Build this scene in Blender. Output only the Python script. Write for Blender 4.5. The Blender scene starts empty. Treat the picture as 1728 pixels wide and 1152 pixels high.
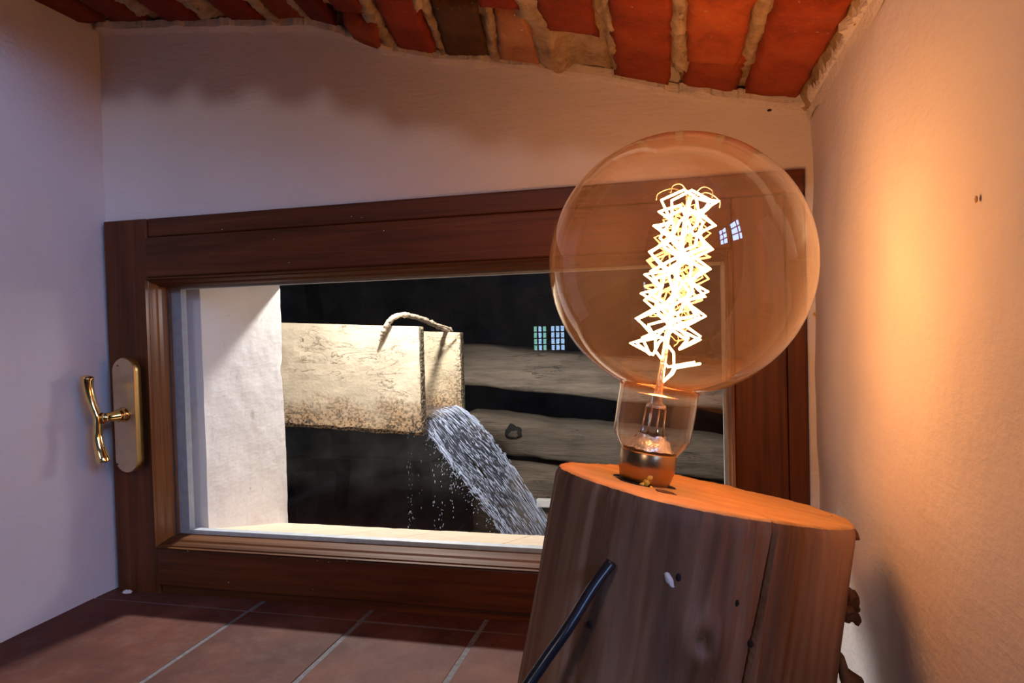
import bpy, bmesh, math, random
from mathutils import Vector, Matrix, noise, Quaternion

S = bpy.context.scene
COL = S.collection
random.seed(7)
PI = math.pi

# ------------------------------------------------------------------ camera
cam_d = bpy.data.cameras.new('camera')
cam_d.sensor_width = 36.0
cam_d.lens = 36.0 * 1146.925 / 1728
cam_d.clip_start = 0.01
cam = bpy.data.objects.new('camera', cam_d)
COL.objects.link(cam)
F = Vector((-0.24255757, 0.96984682, -0.02372698))
RT = Vector((0.96992092, 0.24191482, -0.0270302))
UP = Vector((0.02047525, 0.02956968, 0.99935299))
CAM = Vector((0.80319, -0.8116, 0.36849))
cam.matrix_world = Matrix(((RT.x, UP.x, -F.x, CAM.x), (RT.y, UP.y, -F.y, CAM.y), (RT.z, UP.z, -F.z, CAM.z), (0, 0, 0, 1)))
S.camera = cam

# ------------------------------------------------------------------ world, exposure, lights
S.view_settings.view_transform = 'Standard'
S.view_settings.look = 'None'
S.view_settings.exposure = 0.0
S.view_settings.gamma = 1.0
S.view_settings.use_curve_mapping = False
S.cycles.use_denoising = True
S.cycles.max_bounces = 10
S.cycles.transparent_max_bounces = 24
S.cycles.sample_clamp_indirect = 4.0

W = bpy.data.worlds.new('night_sky')
S.world = W
W.use_nodes = True
W.node_tree.nodes['Background'].inputs[0].default_value = (0.35, 0.45, 0.8, 1)
W.node_tree.nodes['Background'].inputs[1].default_value = 0.012


def lamp(name, kind, loc, target, power, color, **kw):
    d = bpy.data.lights.new(name, kind)
    d.energy = power
    d.color = color
    for k, v in kw.items():
        setattr(d, k, v)
    o = bpy.data.objects.new(name, d)
    COL.objects.link(o)
    o.location = loc
    o.rotation_euler = (Vector(target) - Vector(loc)).to_track_quat('-Z', 'Y').to_euler()
    return o


# floodlight outside under the eaves, aimed at the spout
lamp('yard_spotlight', 'SPOT', (0.20, 0.60, 0.70), (0.20, 0.62, 0.0), 56, (1.0, 0.96, 0.91),
     spot_size=math.radians(138), spot_blend=0.25, shadow_soft_size=0.03)
# unseen fill light added outside to lift the shade on the window jamb
lamp('jamb_fill_light', 'AREA', (1.25, 0.85, 0.50), (0.1, 0.35, 0.2), 2.6, (1.0, 0.92, 0.90), shape='DISK', size=0.25)
# ceiling spot in the room, right above the front of the ledge
lamp('ceiling_spotlight', 'SPOT', (-0.34, -0.64, 2.0), (0.32, -0.22, 0.0), 17, (1.0, 0.86, 0.72),
     spot_size=math.radians(27), spot_blend=0.35, shadow_soft_size=0.012)
# ceiling lamp farther back in the room
lamp('room_lamp', 'AREA', (0.25, -3.0, 1.58), (0.45, 0.0, 0.4), 9.0, (1.0, 0.85, 0.84),
     shape='DISK', size=0.26)

BLUE_SKY = (0.28, 0.48, 1.0)
PANE_POWER = 27.0
FILAMENT_POWER = 66.0


# ------------------------------------------------------------------ node helpers
def new_mat(name):
    m = bpy.data.materials.new(name)
    m.use_nodes = True
    nt = m.node_tree
    return m, nt, nt.nodes['Principled BSDF']


def node(nt, t, **kw):
    n = nt.nodes.new(t)
    for k, v in kw.items():
        if k in n.inputs:
            n.inputs[k].default_value = v
        else:
            setattr(n, k, v)
    return n


def coords(nt, scale=(1, 1, 1), kind='Object'):
    tc = node(nt, 'ShaderNodeTexCoord')
    mp = node(nt, 'ShaderNodeMapping')
    mp.inputs['Scale'].default_value = scale
    nt.links.new(tc.outputs[kind], mp.inputs['Vector'])
    return mp.outputs['Vector']


def noise_tex(nt, vec, scale, detail=4, rough=0.55, dist=0.0):
    n = node(nt, 'ShaderNodeTexNoise')
    n.inputs['Scale'].default_value = scale
    n.inputs['Detail'].default_value = detail
    n.inputs['Roughness'].default_value = rough
    n.inputs['Distortion'].default_value = dist
    if vec is not None:
        nt.links.new(vec, n.inputs['Vector'])
    return n.outputs['Fac']


def ramp(nt, fac, stops):
    r = node(nt, 'ShaderNodeValToRGB')
    e = r.color_ramp.elements
    while len(e) < len(stops):
        e.new(0.5)
    for el, (p, c) in zip(e, stops):
        el.position = p
        el.color = (c[0], c[1], c[2], 1) if not isinstance(c, (int, float)) else (c, c, c, 1)
    nt.links.new(fac, r.inputs[0])
    return r.outputs[0]


def mix(nt, fac, a, b, mode='MIX'):
    m = node(nt, 'ShaderNodeMix', data_type='RGBA', blend_type=mode)
    if isinstance(fac, (int, float)):
        m.inputs[0].default_value = fac
    else:
        nt.links.new(fac, m.inputs[0])
    for i, v in ((6, a), (7, b)):
        if isinstance(v, tuple):
            m.inputs[i].default_value = (v[0], v[1], v[2], 1)
        else:
            nt.links.new(v, m.inputs[i])
    return m.outputs[2]


def bump(nt, bsdf, height, strength, dist):
    b = node(nt, 'ShaderNodeBump')
    b.inputs['Strength'].default_value = strength
    b.inputs['Distance'].default_value = dist
    nt.links.new(height, b.inputs['Height'])
    nt.links.new(b.outputs[0], bsdf.inputs['Normal'])


def math_node(nt, op, a, b=0.0):
    m = node(nt, 'ShaderNodeMath', operation=op)
    for i, v in ((0, a), (1, b)):
        if isinstance(v, (int, float)):
            m.inputs[i].default_value = v
        else:
            nt.links.new(v, m.inputs[i])
    return m.outputs[0]


# ------------------------------------------------------------------ materials
def plaster(name, a, b, scale=1.0, strength=0.35, specks=True):
    m, nt, p = new_mat(name)
    v = coords(nt)
    c = ramp(nt, noise_tex(nt, v, 3.0 * scale, 5), [(0.3, a), (0.7, b)])
    if specks:
        sp = ramp(nt, noise_tex(nt, v, 75 * scale, 2, 0.4), [(0.73, 0.0), (0.76, 1.0)])
        c = mix(nt, math_node(nt, 'MULTIPLY', sp, 0.35), c, (0.35, 0.27, 0.2))
    nt.links.new(c, p.inputs['Base Color'])
    p.inputs['Roughness'].default_value = 0.85
    p.inputs['Specular IOR Level'].default_value = 0.2
    lo = noise_tex(nt, v, 28 * scale, 6, 0.6)
    st = noise_tex(nt, coords(nt, (25, 60, 130)), 1.3 * scale, 4, 0.6)
    bump(nt, p, math_node(nt, 'ADD', lo, math_node(nt, 'MULTIPLY', st, 0.6)), strength, 0.004)
    return m


M_PLASTER = plaster('white_plaster', (0.72, 0.67, 0.65), (0.79, 0.74, 0.72), specks=False)
M_PLASTER_OUT = plaster('outdoor_plaster', (0.70, 0.66, 0.64), (0.82, 0.78, 0.76), 0.8, 0.16)
M_LIP = plaster('ragged_plaster', (0.66, 0.58, 0.5), (0.78, 0.72, 0.66), 2.0, 0.8)


def wood(name, axis, dark, light, rough=0.48, ring=1.0, coat=0.05, contrast=(0.35, 0.68)):
    m, nt, p = new_mat(name)
    sc = [70, 70, 70]
    sc[axis] = 3.5
    v = coords(nt, tuple(s * ring for s in sc))
    g = noise_tex(nt, v, 1.0, 6, 0.62, 0.6)
    sc2 = [260, 260, 260]
    sc2[axis] = 8
    g2 = noise_tex(nt, coords(nt, tuple(sc2)), 1.0, 3, 0.6)
    big = noise_tex(nt, coords(nt), 7, 2)
    c = ramp(nt, g, [(contrast[0], dark), (contrast[1], light)])
    c = mix(nt, math_node(nt, 'MULTIPLY', ramp(nt, g2, [(0.55, 0.0), (0.7, 1.0)]), 0.5), c, tuple(x * 0.55 for x in dark))
    c = mix(nt, math_node(nt, 'MULTIPLY', big, 0.35), c, tuple(x * 1.35 for x in light))
    nt.links.new(c, p.inputs['Base Color'])
    p.inputs['Roughness'].default_value = rough
    p.inputs['Coat Weight'].default_value = coat
    p.inputs['Coat Roughness'].default_value = 0.25
    p.inputs['Specular IOR Level'].default_value = 0.32
    bump(nt, p, g2, 0.25, 0.0006)
    return m


WD, WL = (0.036, 0.010, 0.0025), (0.135, 0.036, 0.008)
M_WOOD_X = wood('varnished_wood_rail', 0, WD, WL)
M_WOOD_Z = wood('varnished_wood_stile', 2, WD, WL)
M_BEAD_X = wood('varnished_bead_rail', 0, (0.05, 0.018, 0.006), (0.13, 0.046, 0.014), 0.6, coat=0.0)
M_BEAD_X.node_tree.nodes['Principled BSDF'].inputs['Specular IOR Level'].default_value = 0.15
M_BEAD_Z = wood('varnished_bead_stile', 2, (0.12, 0.045, 0.014), (0.28, 0.11, 0.034), 0.25)


def simple(name, color, rough=0.5, metal=0.0, nscale=None, namp=0.3, bmp=0.0):
    m, nt, p = new_mat(name)
    p.inputs['Roughness'].default_value = rough
    p.inputs['Metallic'].default_value = metal
    f = noise_tex(nt, coords(nt), nscale or 30, 4)
    c = ramp(nt, f, [(0.3, tuple(x * (1 - namp) for x in color)), (0.7, tuple(min(1, x * (1 + namp)) for x in color))])
    nt.links.new(c, p.inputs['Base Color'])
    if bmp:
        bump(nt, p, f, bmp, 0.002)
    return m


M_BRASS = simple('polished_brass', (0.83, 0.58, 0.24), 0.12, 1.0, 20, 0.06)
M_BRASS_EDGE = simple('rounded_brass_edge', (0.90, 0.62, 0.24), 0.34, 1.0, 20, 0.05)
M_BRASS_SATIN = simple('satin_brass_face', (0.62, 0.50, 0.34), 0.42, 1.0, 60, 0.08)
M_SPACER = simple('grey_glazing_spacer', (0.34, 0.37, 0.41), 0.55, 0.0, 90, 0.12)
M_DARKGAP = simple('dark_gasket', (0.03, 0.03, 0.03), 0.7)
M_GROUT = simple('grey_grout', (0.125, 0.12, 0.135), 0.9, 0, 160, 0.25, 0.4)
M_DARKHOLE = simple('dark_cavity', (0.012, 0.010, 0.009), 0.95)


def brick_mat():
    m, nt, p = new_mat('old_brick')
    oi = node(nt, 'ShaderNodeObjectInfo')
    tc = node(nt, 'ShaderNodeTexCoord')
    v = tc.outputs['Object']
    c = ramp(nt, noise_tex(nt, v, 22, 5, 0.65), [(0.25, (0.20, 0.035, 0.012)), (0.5, (0.44, 0.085, 0.022)), (0.8, (0.60, 0.16, 0.040))])
    grime = ramp(nt, noise_tex(nt, v, 45, 6, 0.7), [(0.52, 0.0), (0.72, 1.0)])
    c = mix(nt, math_node(nt, 'MULTIPLY', grime, 0.45), c, (0.16, 0.05, 0.025))
    lime = ramp(nt, noise_tex(nt, v, 130, 3, 0.5), [(0.70, 0.0), (0.74, 1.0)])
    c = mix(nt, math_node(nt, 'MULTIPLY', lime, 0.6), c, (0.62, 0.45, 0.30))
    c = mix(nt, 1.0, c, ramp(nt, oi.outputs['Random'], [(0.0, (0.72, 0.62, 0.62)), (1.0, (1.0, 1.0, 1.0))]), 'MULTIPLY')
    col = node(nt, 'ShaderNodeMix', data_type='RGBA', blend_type='MULTIPLY')
    nt.links.new(c, col.inputs[6])
    nt.links.new(oi.outputs['Color'], col.inputs[7])
    col.inputs[0].default_value = 1.0
    nt.links.new(col.outputs[2], p.inputs['Base Color'])
    p.inputs['Roughness'].default_value = 0.9
    p.inputs['Specular IOR Level'].default_value = 0.25
    bump(nt, p, noise_tex(nt, v, 90, 6, 0.7), 0.7, 0.003)
    return m


M_BRICK = brick_mat()


def mortar_mat():
    m, nt, p = new_mat('lime_mortar')
    v = coords(nt)
    c = ramp(nt, noise_tex(nt, v, 40, 6, 0.7), [(0.3, (0.24, 0.15, 0.08)), (0.5, (0.48, 0.34, 0.20)), (0.75, (0.66, 0.52, 0.36))])
    pit = ramp(nt, noise_tex(nt, v, 120, 3, 0.6), [(0.28, 1.0), (0.36, 0.0)])
    c = mix(nt, math_node(nt, 'MULTIPLY', pit, 0.8), c, (0.05, 0.03, 0.02))
    nt.links.new(c, p.inputs['Base Color'])
    p.inputs['Roughness'].default_value = 0.95
    bump(nt, p, noise_tex(nt, v, 110, 6, 0.75), 0.9, 0.004)
    return m


M_MORTAR = mortar_mat()


def tile_mat():
    m, nt, p = new_mat('terracotta_tile')
    v = coords(nt)
    oi = node(nt, 'ShaderNodeObjectInfo')
    c = ramp(nt, noise_tex(nt, v, 9, 5, 0.6), [(0.3, (0.058, 0.022, 0.018)), (0.55, (0.105, 0.038, 0.027)), (0.75, (0.165, 0.070, 0.050))])
    chalk = ramp(nt, noise_tex(nt, v, 26, 5, 0.7), [(0.5, 0.0), (0.8, 1.0)])
    c = mix(nt, math_node(nt, 'MULTIPLY', chalk, 0.35), c, (0.19, 0.125, 0.11))
    spk = ramp(nt, noise_tex(nt, v, 120, 2, 0.5), [(0.74, 0.0), (0.77, 1.0)])
    c = mix(nt, math_node(nt, 'MULTIPLY', spk, 0.5), c, (0.05, 0.03, 0.03))
    c = mix(nt, 1.0, c, ramp(nt, oi.outputs['Random'], [(0.0, (0.86, 0.84, 0.86)), (1.0, (1.08, 1.0, 0.96))]), 'MULTIPLY')
    nt.links.new(c, p.inputs['Base Color'])
    p.inputs['Roughness'].default_value = 0.72
    p.inputs['Specular IOR Level'].default_value = 0.18
    bump(nt, p, noise_tex(nt, v, 60, 5, 0.6), 0.3, 0.0015)
    return m


M_TILE = tile_mat()


def spout_mat(name, light, zlo, zhi):
    """pale weathered board; dark moss specks gather along the wet lower edge (height zlo..zhi)"""
    m, nt, p = new_mat(name)
    v = coords(nt)
    c = ramp(nt, noise_tex(nt, v, 9, 5, 0.6), [(0.25, tuple(x * 0.72 for x in light)), (0.6, light)])
    sep = node(nt, 'ShaderNodeSeparateXYZ')
    nt.links.new(v, sep.inputs[0])
    h = math_node(nt, 'DIVIDE', math_node(nt, 'SUBTRACT', sep.outputs['Z'], zlo), zhi - zlo)
    hb = math_node(nt, 'ADD', h, math_node(nt, 'MULTIPLY', math_node(nt, 'SUBTRACT', noise_tex(nt, v, 12, 3), 0.5), 0.6))
    wet = ramp(nt, hb, [(0.18, 1.0), (0.38, 0.0)])
    c = mix(nt, math_node(nt, 'MULTIPLY', wet, 0.85), c, (0.40, 0.24, 0.12))
    sp = math_node(nt, 'MULTIPLY', ramp(nt, noise_tex(nt, v, 170, 3, 0.6), [(0.47, 0.0), (0.57, 1.0)]),
                   ramp(nt, hb, [(0.10, 1.0), (0.42, 0.0)]))
    c = mix(nt, sp, c, (0.025, 0.018, 0.010))
    # the same specks creep up the wet free end of the board
    ex = math_node(nt, 'ADD', math_node(nt, 'DIVIDE', math_node(nt, 'SUBTRACT', 0.180, sep.outputs['X']), 0.055),
                   math_node(nt, 'MULTIPLY', h, 0.45))
    sp2 = math_node(nt, 'MULTIPLY', ramp(nt, noise_tex(nt, v, 190, 3, 0.6), [(0.49, 0.0), (0.58, 1.0)]), ramp(nt, ex, [(0.10, 1.0), (0.48, 0.0)]))
    c = mix(nt, sp2, c, (0.03, 0.02, 0.012))
    crk = ramp(nt, noise_tex(nt, coords(nt, (7, 20, 26)), 1.0, 5, 0.65, 1.5), [(0.482, 0.0), (0.5, 1.0), (0.518, 0.0)])
    gate = ramp(nt, noise_tex(nt, v, 8, 1), [(0.46, 0.0), (0.54, 1.0)])
    c = mix(nt, math_node(nt, 'MULTIPLY', math_node(nt, 'MULTIPLY', crk, gate), 0.85), c, (0.06, 0.04, 0.02))
    nt.links.new(c, p.inputs['Base Color'])
    p.inputs['Roughness'].default_value = 0.8
    bump(nt, p, noise_tex(nt, coords(nt, (34, 48, 48)), 1.5, 6, 0.7), 0.35, 0.004)
    return m


M_SPOUT = spout_mat('weathered_spout_board', (0.55, 0.45, 0.325), 0.10, 0.36)
M_SPOUT_IN = spout_mat('inner_spout_board', (0.56, 0.45, 0.30), 0.08, 0.50)
M_SPOUT_END = simple('mossy_end_grain', (0.20, 0.15, 0.09), 0.95, 0, 210, 0.85, 0.8)


def beam_mat():
    m, nt, p = new_mat('weathered_log')
    v = coords(nt)
    oi = node(nt, 'ShaderNodeObjectInfo')
    c = ramp(nt, noise_tex(nt, coords(nt, (3, 18, 18)), 1.5, 6, 0.68), [(0.28, (0.13, 0.10, 0.072)), (0.6, (0.30, 0.235, 0.18)), (0.8, (0.42, 0.34, 0.265))])
    crk = ramp(nt, noise_tex(nt, coords(nt, (2.2, 14, 22)), 1.4, 5, 0.7, 1.2), [(0.480, 0.0), (0.5, 1.0), (0.52, 0.0)])
    gate = ramp(nt, noise_tex(nt, v, 5, 1), [(0.5, 0.0), (0.6, 1.0)])
    c = mix(nt, math_node(nt, 'MULTIPLY', crk, gate), c, (0.02, 0.017, 0.013))
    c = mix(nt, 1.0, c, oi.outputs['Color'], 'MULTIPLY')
    nt.links.new(c, p.inputs['Base Color'])
    p.inputs['Roughness'].default_value = 0.85
    bump(nt, p, noise_tex(nt, coords(nt, (4, 30, 30)), 2, 6, 0.7), 0.7, 0.01)
    return m


M_BEAM = beam_mat()
M_YARD_DARK = simple('dark_stone', (0.06, 0.055, 0.05), 0.95, 0, 6, 0.6, 0.8)
M_SLAB = simple('cream_stone', (0.54, 0.42, 0.30), 0.8, 0, 40, 0.12, 0.3)
M_ROD = simple('limescaled_twig', (0.36, 0.275, 0.19), 0.9, 0, 150, 0.6, 1.0)


def log_mat():
    m, nt, p = new_mat('debarked_log')
    v = coords(nt, (55, 55, 5))
    c = ramp(nt, noise_tex(nt, v, 1.0, 6, 0.6, 0.5), [(0.25, (0.075, 0.027, 0.011)), (0.5, (0.215, 0.090, 0.043)), (0.78, (0.40, 0.22, 0.135))])
    fine = noise_tex(nt, coords(nt, (240, 240, 9)), 1.0, 4, 0.6)
    c = mix(nt, math_node(nt, 'MULTIPLY', ramp(nt, fine, [(0.52, 0.0), (0.70, 1.0)]), 0.45), c, (0.10, 0.045, 0.025))
    blot = ramp(nt, noise_tex(nt, coords(nt, (18, 18, 7)), 1.0, 4, 0.6), [(0.50, 0.0), (0.72, 1.0)])
    c = mix(nt, math_node(nt, 'MULTIPLY', blot, 0.6), c, (0.15, 0.065, 0.032))
    broad = noise_tex(nt, coords(nt, (24, 24, 2.2)), 1.0, 3, 0.5)
    c = mix(nt, math_node(nt, 'MULTIPLY', ramp(nt, broad, [(0.48, 0.0), (0.66, 1.0)]), 0.75), c, (0.47, 0.28, 0.195))
    c = mix(nt, math_node(nt, 'MULTIPLY', ramp(nt, broad, [(0.30, 1.0), (0.44, 0.0)]), 0.6), c, (0.050, 0.020, 0.010))
    nick = ramp(nt, noise_tex(nt, coords(nt, (30, 30, 130)), 1.0, 3, 0.5), [(0.70, 0.0), (0.74, 1.0)])
    c = mix(nt, math_node(nt, 'MULTIPLY', nick, 0.5), c, (0.07, 0.03, 0.02))
    nt.links.new(c, p.inputs['Base Color'])
    p.inputs['Roughness'].default_value = 0.62
    bump(nt, p, math_node(nt, 'ADD', fine, noise_tex(nt, v, 1.0, 4)), 0.5, 0.0015)
    return m


M_LOG = log_mat()


def cut_mat():
    m, nt, p = new_mat('sawn_log_top')
    v = coords(nt)
    c = ramp(nt, noise_tex(nt, coords(nt, (14, 60, 40)), 1.5, 5, 0.6), [(0.25, (0.42, 0.22, 0.085)), (0.7, (0.60, 0.36, 0.15))])
    st = ramp(nt, noise_tex(nt, v, 45, 4, 0.6), [(0.62, 0.0), (0.75, 1.0)])
    c = mix(nt, math_node(nt, 'MULTIPLY', st, 0.5), c, (0.40, 0.17, 0.06))
    nt.links.new(c, p.inputs['Base Color'])
    p.inputs['Roughness'].default_value = 0.7
    bump(nt, p, noise_tex(nt, coords(nt, (40, 200, 100)), 1.0, 4), 0.4, 0.001)
    return m


M_CUT = cut_mat()
M_CORD = simple('black_cord_sheath', (0.012, 0.013, 0.02), 0.28, 0, 300, 0.2)
M_CAP = simple('bronze_screw_cap', (0.42, 0.26, 0.13), 0.28, 1.0, 50, 0.15)
M_WIRE = simple('support_wire', (0.75, 0.55, 0.35), 0.3, 1.0)
M_STEM = simple('pale_glass_press', (0.95, 0.88, 0.78), 0.16, 0.75, 350, 0.25, 0.6)
M_RESIN = simple('dark_resin', (0.16, 0.045, 0.015), 0.35)
M_FLECK = simple('amber_resin', (0.85, 0.48, 0.05), 0.3, 0.0, 200, 0.3)


def emission(name, color, power):
    m = bpy.data.materials.new(name)
    m.use_nodes = True
    nt = m.node_tree
    nt.nodes.clear()
    e = node(nt, 'ShaderNodeEmission')
    e.inputs[0].default_value = (*color, 1)
    e.inputs[1].default_value = power
    o = node(nt, 'ShaderNodeOutputMaterial')
    nt.links.new(e.outputs[0], o.inputs[0])
    return m


M_FILAMENT = emission('glowing_filament', (1.0, 0.44, 0.15), FILAMENT_POWER)
M_SKYPANE = emission('daylit_pane', BLUE_SKY, PANE_POWER)
M_SKYPANE_GREEN = emission('daylit_pane_with_garden', (0.30, 0.72, 0.62), 8.0)
M_SKYPANE_FAR = emission('daylit_pane_far', (0.42, 0.66, 1.0), 10.0)


def thin_glass(name, tint_face, tint_edge, veil=0.0, veil_col=(1, 0.8, 0.6), refl=1.0, banded=False):
    m = bpy.data.materials.new(name)
    m.use_nodes = True
    nt = m.node_tree
    nt.nodes.clear()
    out = node(nt, 'ShaderNodeOutputMaterial')
    tr = node(nt, 'ShaderNodeBsdfTransparent')
    gl = node(nt, 'ShaderNodeBsdfGlossy')
    gl.inputs['Roughness'].default_value = 0.0
    gl.inputs['Color'].default_value = (1, 1, 1, 1)
    lw = node(nt, 'ShaderNodeLayerWeight')
    lw.inputs['Blend'].default_value = 0.32
    tint = ramp(nt, lw.outputs['Facing'], [(0.0, tint_face), (0.55, tint_face), (0.85, tuple(0.6 * a + 0.4 * b for a, b in zip(tint_face, tint_edge))), (1.0, tint_edge)])
    if banded:
        # the amber coating stops at the neck and pools in a red ring there (object axis = lamp axis)
        v = coords(nt)
        sep = node(nt, 'ShaderNodeSeparateXYZ')
        nt.links.new(v, sep.inputs[0])
        k = math_node(nt, 'DIVIDE', math_node(nt, 'ADD', sep.outputs['Z'], 0.0640), 0.014)
        amber = ramp(nt, k, [(0.0, 0.0), (0.30, 1.0)])
        tint = mix(nt, amber, (0.97, 0.94, 0.90), tint)
        ring = ramp(nt, k, [(0.12, 0.0), (0.30, 1.0), (0.42, 1.0), (0.70, 0.0)])
        tint = mix(nt, ring, tint, (0.86, 0.42, 0.22))
    nt.links.new(tint, tr.inputs['Color'])
    # Schlick reflectance of a thin clear shell, the same from both sides
    l2 = node(nt, 'ShaderNodeLayerWeight')
    l2.inputs['Blend'].default_value = 0.5
    sch = math_node(nt, 'ADD', math_node(nt, 'MULTIPLY', math_node(nt, 'POWER', l2.outputs['Facing'], 5.0), 0.92), 0.04)
    mx = node(nt, 'ShaderNodeMixShader')
    nt.links.new(math_node(nt, 'MULTIPLY', sch, refl), mx.inputs[0])
    nt.links.new(tr.outputs[0], mx.inputs[1])
    nt.links.new(gl.outputs[0], mx.inputs[2])
    last = mx.outputs[0]
    if veil:
        df = node(nt, 'ShaderNodeBsdfDiffuse')
        df.inputs[0].default_value = (*veil_col, 1)
        tl = node(nt, 'ShaderNodeBsdfTranslucent')
        tl.inputs[0].default_value = (*veil_col, 1)
        a = node(nt, 'ShaderNodeAddShader')
        nt.links.new(df.outputs[0], a.inputs[0])
        nt.links.new(tl.outputs[0], a.inputs[1])
        m2 = node(nt, 'ShaderNodeMixShader')
        m2.inputs[0].default_value = veil
        nt.links.new(last, m2.inputs[1])
        nt.links.new(a.outputs[0], m2.inputs[2])
        last = m2.outputs[0]
    nt.links.new(last, out.inputs[0])
    return m


M_PANE = thin_glass('window_glass', (0.97, 0.98, 0.98), (0.90, 0.93, 0.93), refl=1.0)
M_BULB = thin_glass('amber_bulb_glass', (0.97, 0.89, 0.79), (0.60, 0.32, 0.14), veil=0.010, veil_col=(1.0, 0.70, 0.46), refl=1.55, banded=True)


def water_mat(name, white, alpha):
    m = bpy.data.materials.new(name)
    m.use_nodes = True
    nt = m.node_tree
    p = nt.nodes['Principled BSDF']
    p.inputs['Base Color'].default_value = (*white, 1)
    p.inputs['Roughness'].default_value = 0.12
    p.inputs['IOR'].default_value = 1.33
    p.inputs['Specular IOR Level'].default_value = 0.8
    tr = node(nt, 'ShaderNodeBsdfTransparent')
    mx = node(nt, 'ShaderNodeMixShader')
    mx.inputs[0].default_value = alpha
    nt.links.new(tr.outputs[0], mx.inputs[1])
    nt.links.new(p.outputs[0], mx.inputs[2])
    nt.links.new(mx.outputs[0], nt.nodes['Material Output'].inputs[0])
    return m


M_WATER = water_mat('clear_water', (0.07, 0.08, 0.11), 0.40)
M_FOAM = water_mat('aerated_water', (0.66, 0.73, 0.92), 0.55)


# ------------------------------------------------------------------ mesh helpers
def obj(name, bm_or_me, mat, parent=None, smooth=False, loc=None):
    if isinstance(bm_or_me, bmesh.types.BMesh):
        me = bpy.data.meshes.new(name)
        bmesh.ops.recalc_face_normals(bm_or_me, faces=bm_or_me.faces)
        bm_or_me.to_mesh(me)
        bm_or_me.free()
    else:
        me = bm_or_me
    if smooth:
        for q in me.polygons:
            q.use_smooth = True
    if mat and not me.materials:
        me.materials.append(mat)
    o = bpy.data.objects.new(name, me)
    COL.objects.link(o)
    if loc:
        o.location = loc
    if parent:
        o.parent = parent
    return o


def empty(name, loc=(0, 0, 0)):
    o = bpy.data.objects.new(name, None)
    o.empty_display_size = 0.05
    COL.objects.link(o)
    o.location = loc
    return o


def tag(o, label=None, cat=None, kind=None, group=None):
    for k, v in (('label', label), ('category', cat), ('kind', kind), ('group', group)):
        if v:
            o[k] = v
    return o


def add_box(bm, x0, x1, y0, y1, z0, z1, bev=0.0, seg=2):
    vs = [bm.verts.new((x, y, z)) for x in (x0, x1) for y in (y0, y1) for z in (z0, z1)]
    fs = [(0, 1, 3, 2), (4, 6, 7, 5), (0, 4, 5, 1), (2, 3, 7, 6), (0, 2, 6, 4), (1, 5, 7, 3)]
    faces = [bm.faces.new([vs[i] for i in f]) for f in fs]
    if bev:
        eds = list({e for f in faces for e in f.edges})
        bmesh.ops.bevel(bm, geom=eds, offset=bev, segments=seg, affect='EDGES', profile=0.5)
    return vs


def box(name, b, mat, parent=None, bev=0.0, smooth=False):
    bm = bmesh.new()
    add_box(bm, *b, bev=bev)
    return obj(name, bm, mat, parent, smooth)


def prism(bm, pts2, place):
    """closed outline pts2 swept between place(p,0) and place(p,1)"""
    a = [bm.verts.new(place(p, 0)) for p in pts2]
    b = [bm.verts.new(place(p, 1)) for p in pts2]
    n = len(pts2)
    bm.faces.new(a)
    bm.faces.new(b[::-1])
    for i in range(n):
        bm.faces.new((a[i], b[i], b[(i + 1) % n], a[(i + 1) % n]))


def tube(bm, pts, rad, sides=8, cap=True, closed=False):
    pts = [Vector(p) for p in pts]
    n = len(pts)
    rads = rad if isinstance(rad, (list, tuple)) else [rad] * n
    rings = []
    prev = None
    for i, p in enumerate(pts):
        if closed:
            t = pts[(i + 1) % n] - pts[i - 1]
        else:
            t = pts[min(i + 1, n - 1)] - pts[max(i - 1, 0)]
        t = t.normalized() if t.length > 1e-9 else Vector((0, 0, 1))
        if prev is None:
            prev = t.orthogonal().normalized()
        u = prev - t * prev.dot(t)
        u = u.normalized() if u.length > 1e-6 else t.orthogonal().normalized()
        prev = u
        w = t.cross(u)
        rings.append([bm.verts.new(p + (u * math.cos(2 * PI * k / sides) + w * math.sin(2 * PI * k / sides)) * rads[i]) for k in range(sides)])
    for i in range(n if closed else n - 1):
        a, b = rings[i], rings[(i + 1) % n]
        for k in range(sides):
            bm.faces.new((a[k], a[(k + 1) % sides], b[(k + 1) % sides], b[k]))
    if cap and not closed:
        bm.faces.new(rings[0][::-1])
        bm.faces.new(rings[-1])


def lathe(bm, prof, segs=48, cap0=False, cap1=False, center=(0, 0)):
    """prof: list of (r, z)"""
    rings = []
    for r, z in prof:
        if r < 1e-6:
            rings.append([bm.verts.new((center[0], center[1], z))])
        else:
            rings.append([bm.verts.new((center[0] + r * math.cos(2 * PI * k / segs), center[1] + r * math.sin(2 * PI * k / segs), z)) for k in range(segs)])
    for a, b in zip(rings, rings[1:]):
        for k in range(segs):
            k2 = (k + 1) % segs
            if len(a) == 1 and len(b) > 1:
                bm.faces.new((a[0], b[k2], b[k]))
            elif len(b) == 1 and len(a) > 1:
                bm.faces.new((a[k], a[k2], b[0]))
            elif len(a) > 1:
                bm.faces.new((a[k], a[k2], b[k2], b[k]))
    if cap0 and len(rings[0]) > 1:
        bm.faces.new(rings[0][::-1])
    if cap1 and len(rings[-1]) > 1:
        bm.faces.new(rings[-1])


def catmull(pts, n):
    pts = [Vector(p) for p in pts]
    P = [pts[0] * 2 - pts[1]] + pts + [pts[-1] * 2 - pts[-2]]
    out = []
    m = len(pts) - 1
    for i in range(n + 1):
        t = i / n * m
        k = min(int(t), m - 1)
        f = t - k
        a, b, c, d = P[k:k + 4]
        out.append(0.5 * ((2 * b) + (c - a) * f + (2 * a - 5 * b + 4 * c - d) * f * f + (3 * b - a - 3 * c + d) * f ** 3))
    return out


def fbm(v, sc, oct=4):
    return noise.fractal(Vector(v) * sc, 0.9, 2.0, oct, noise_basis='PERLIN_ORIGINAL')


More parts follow.
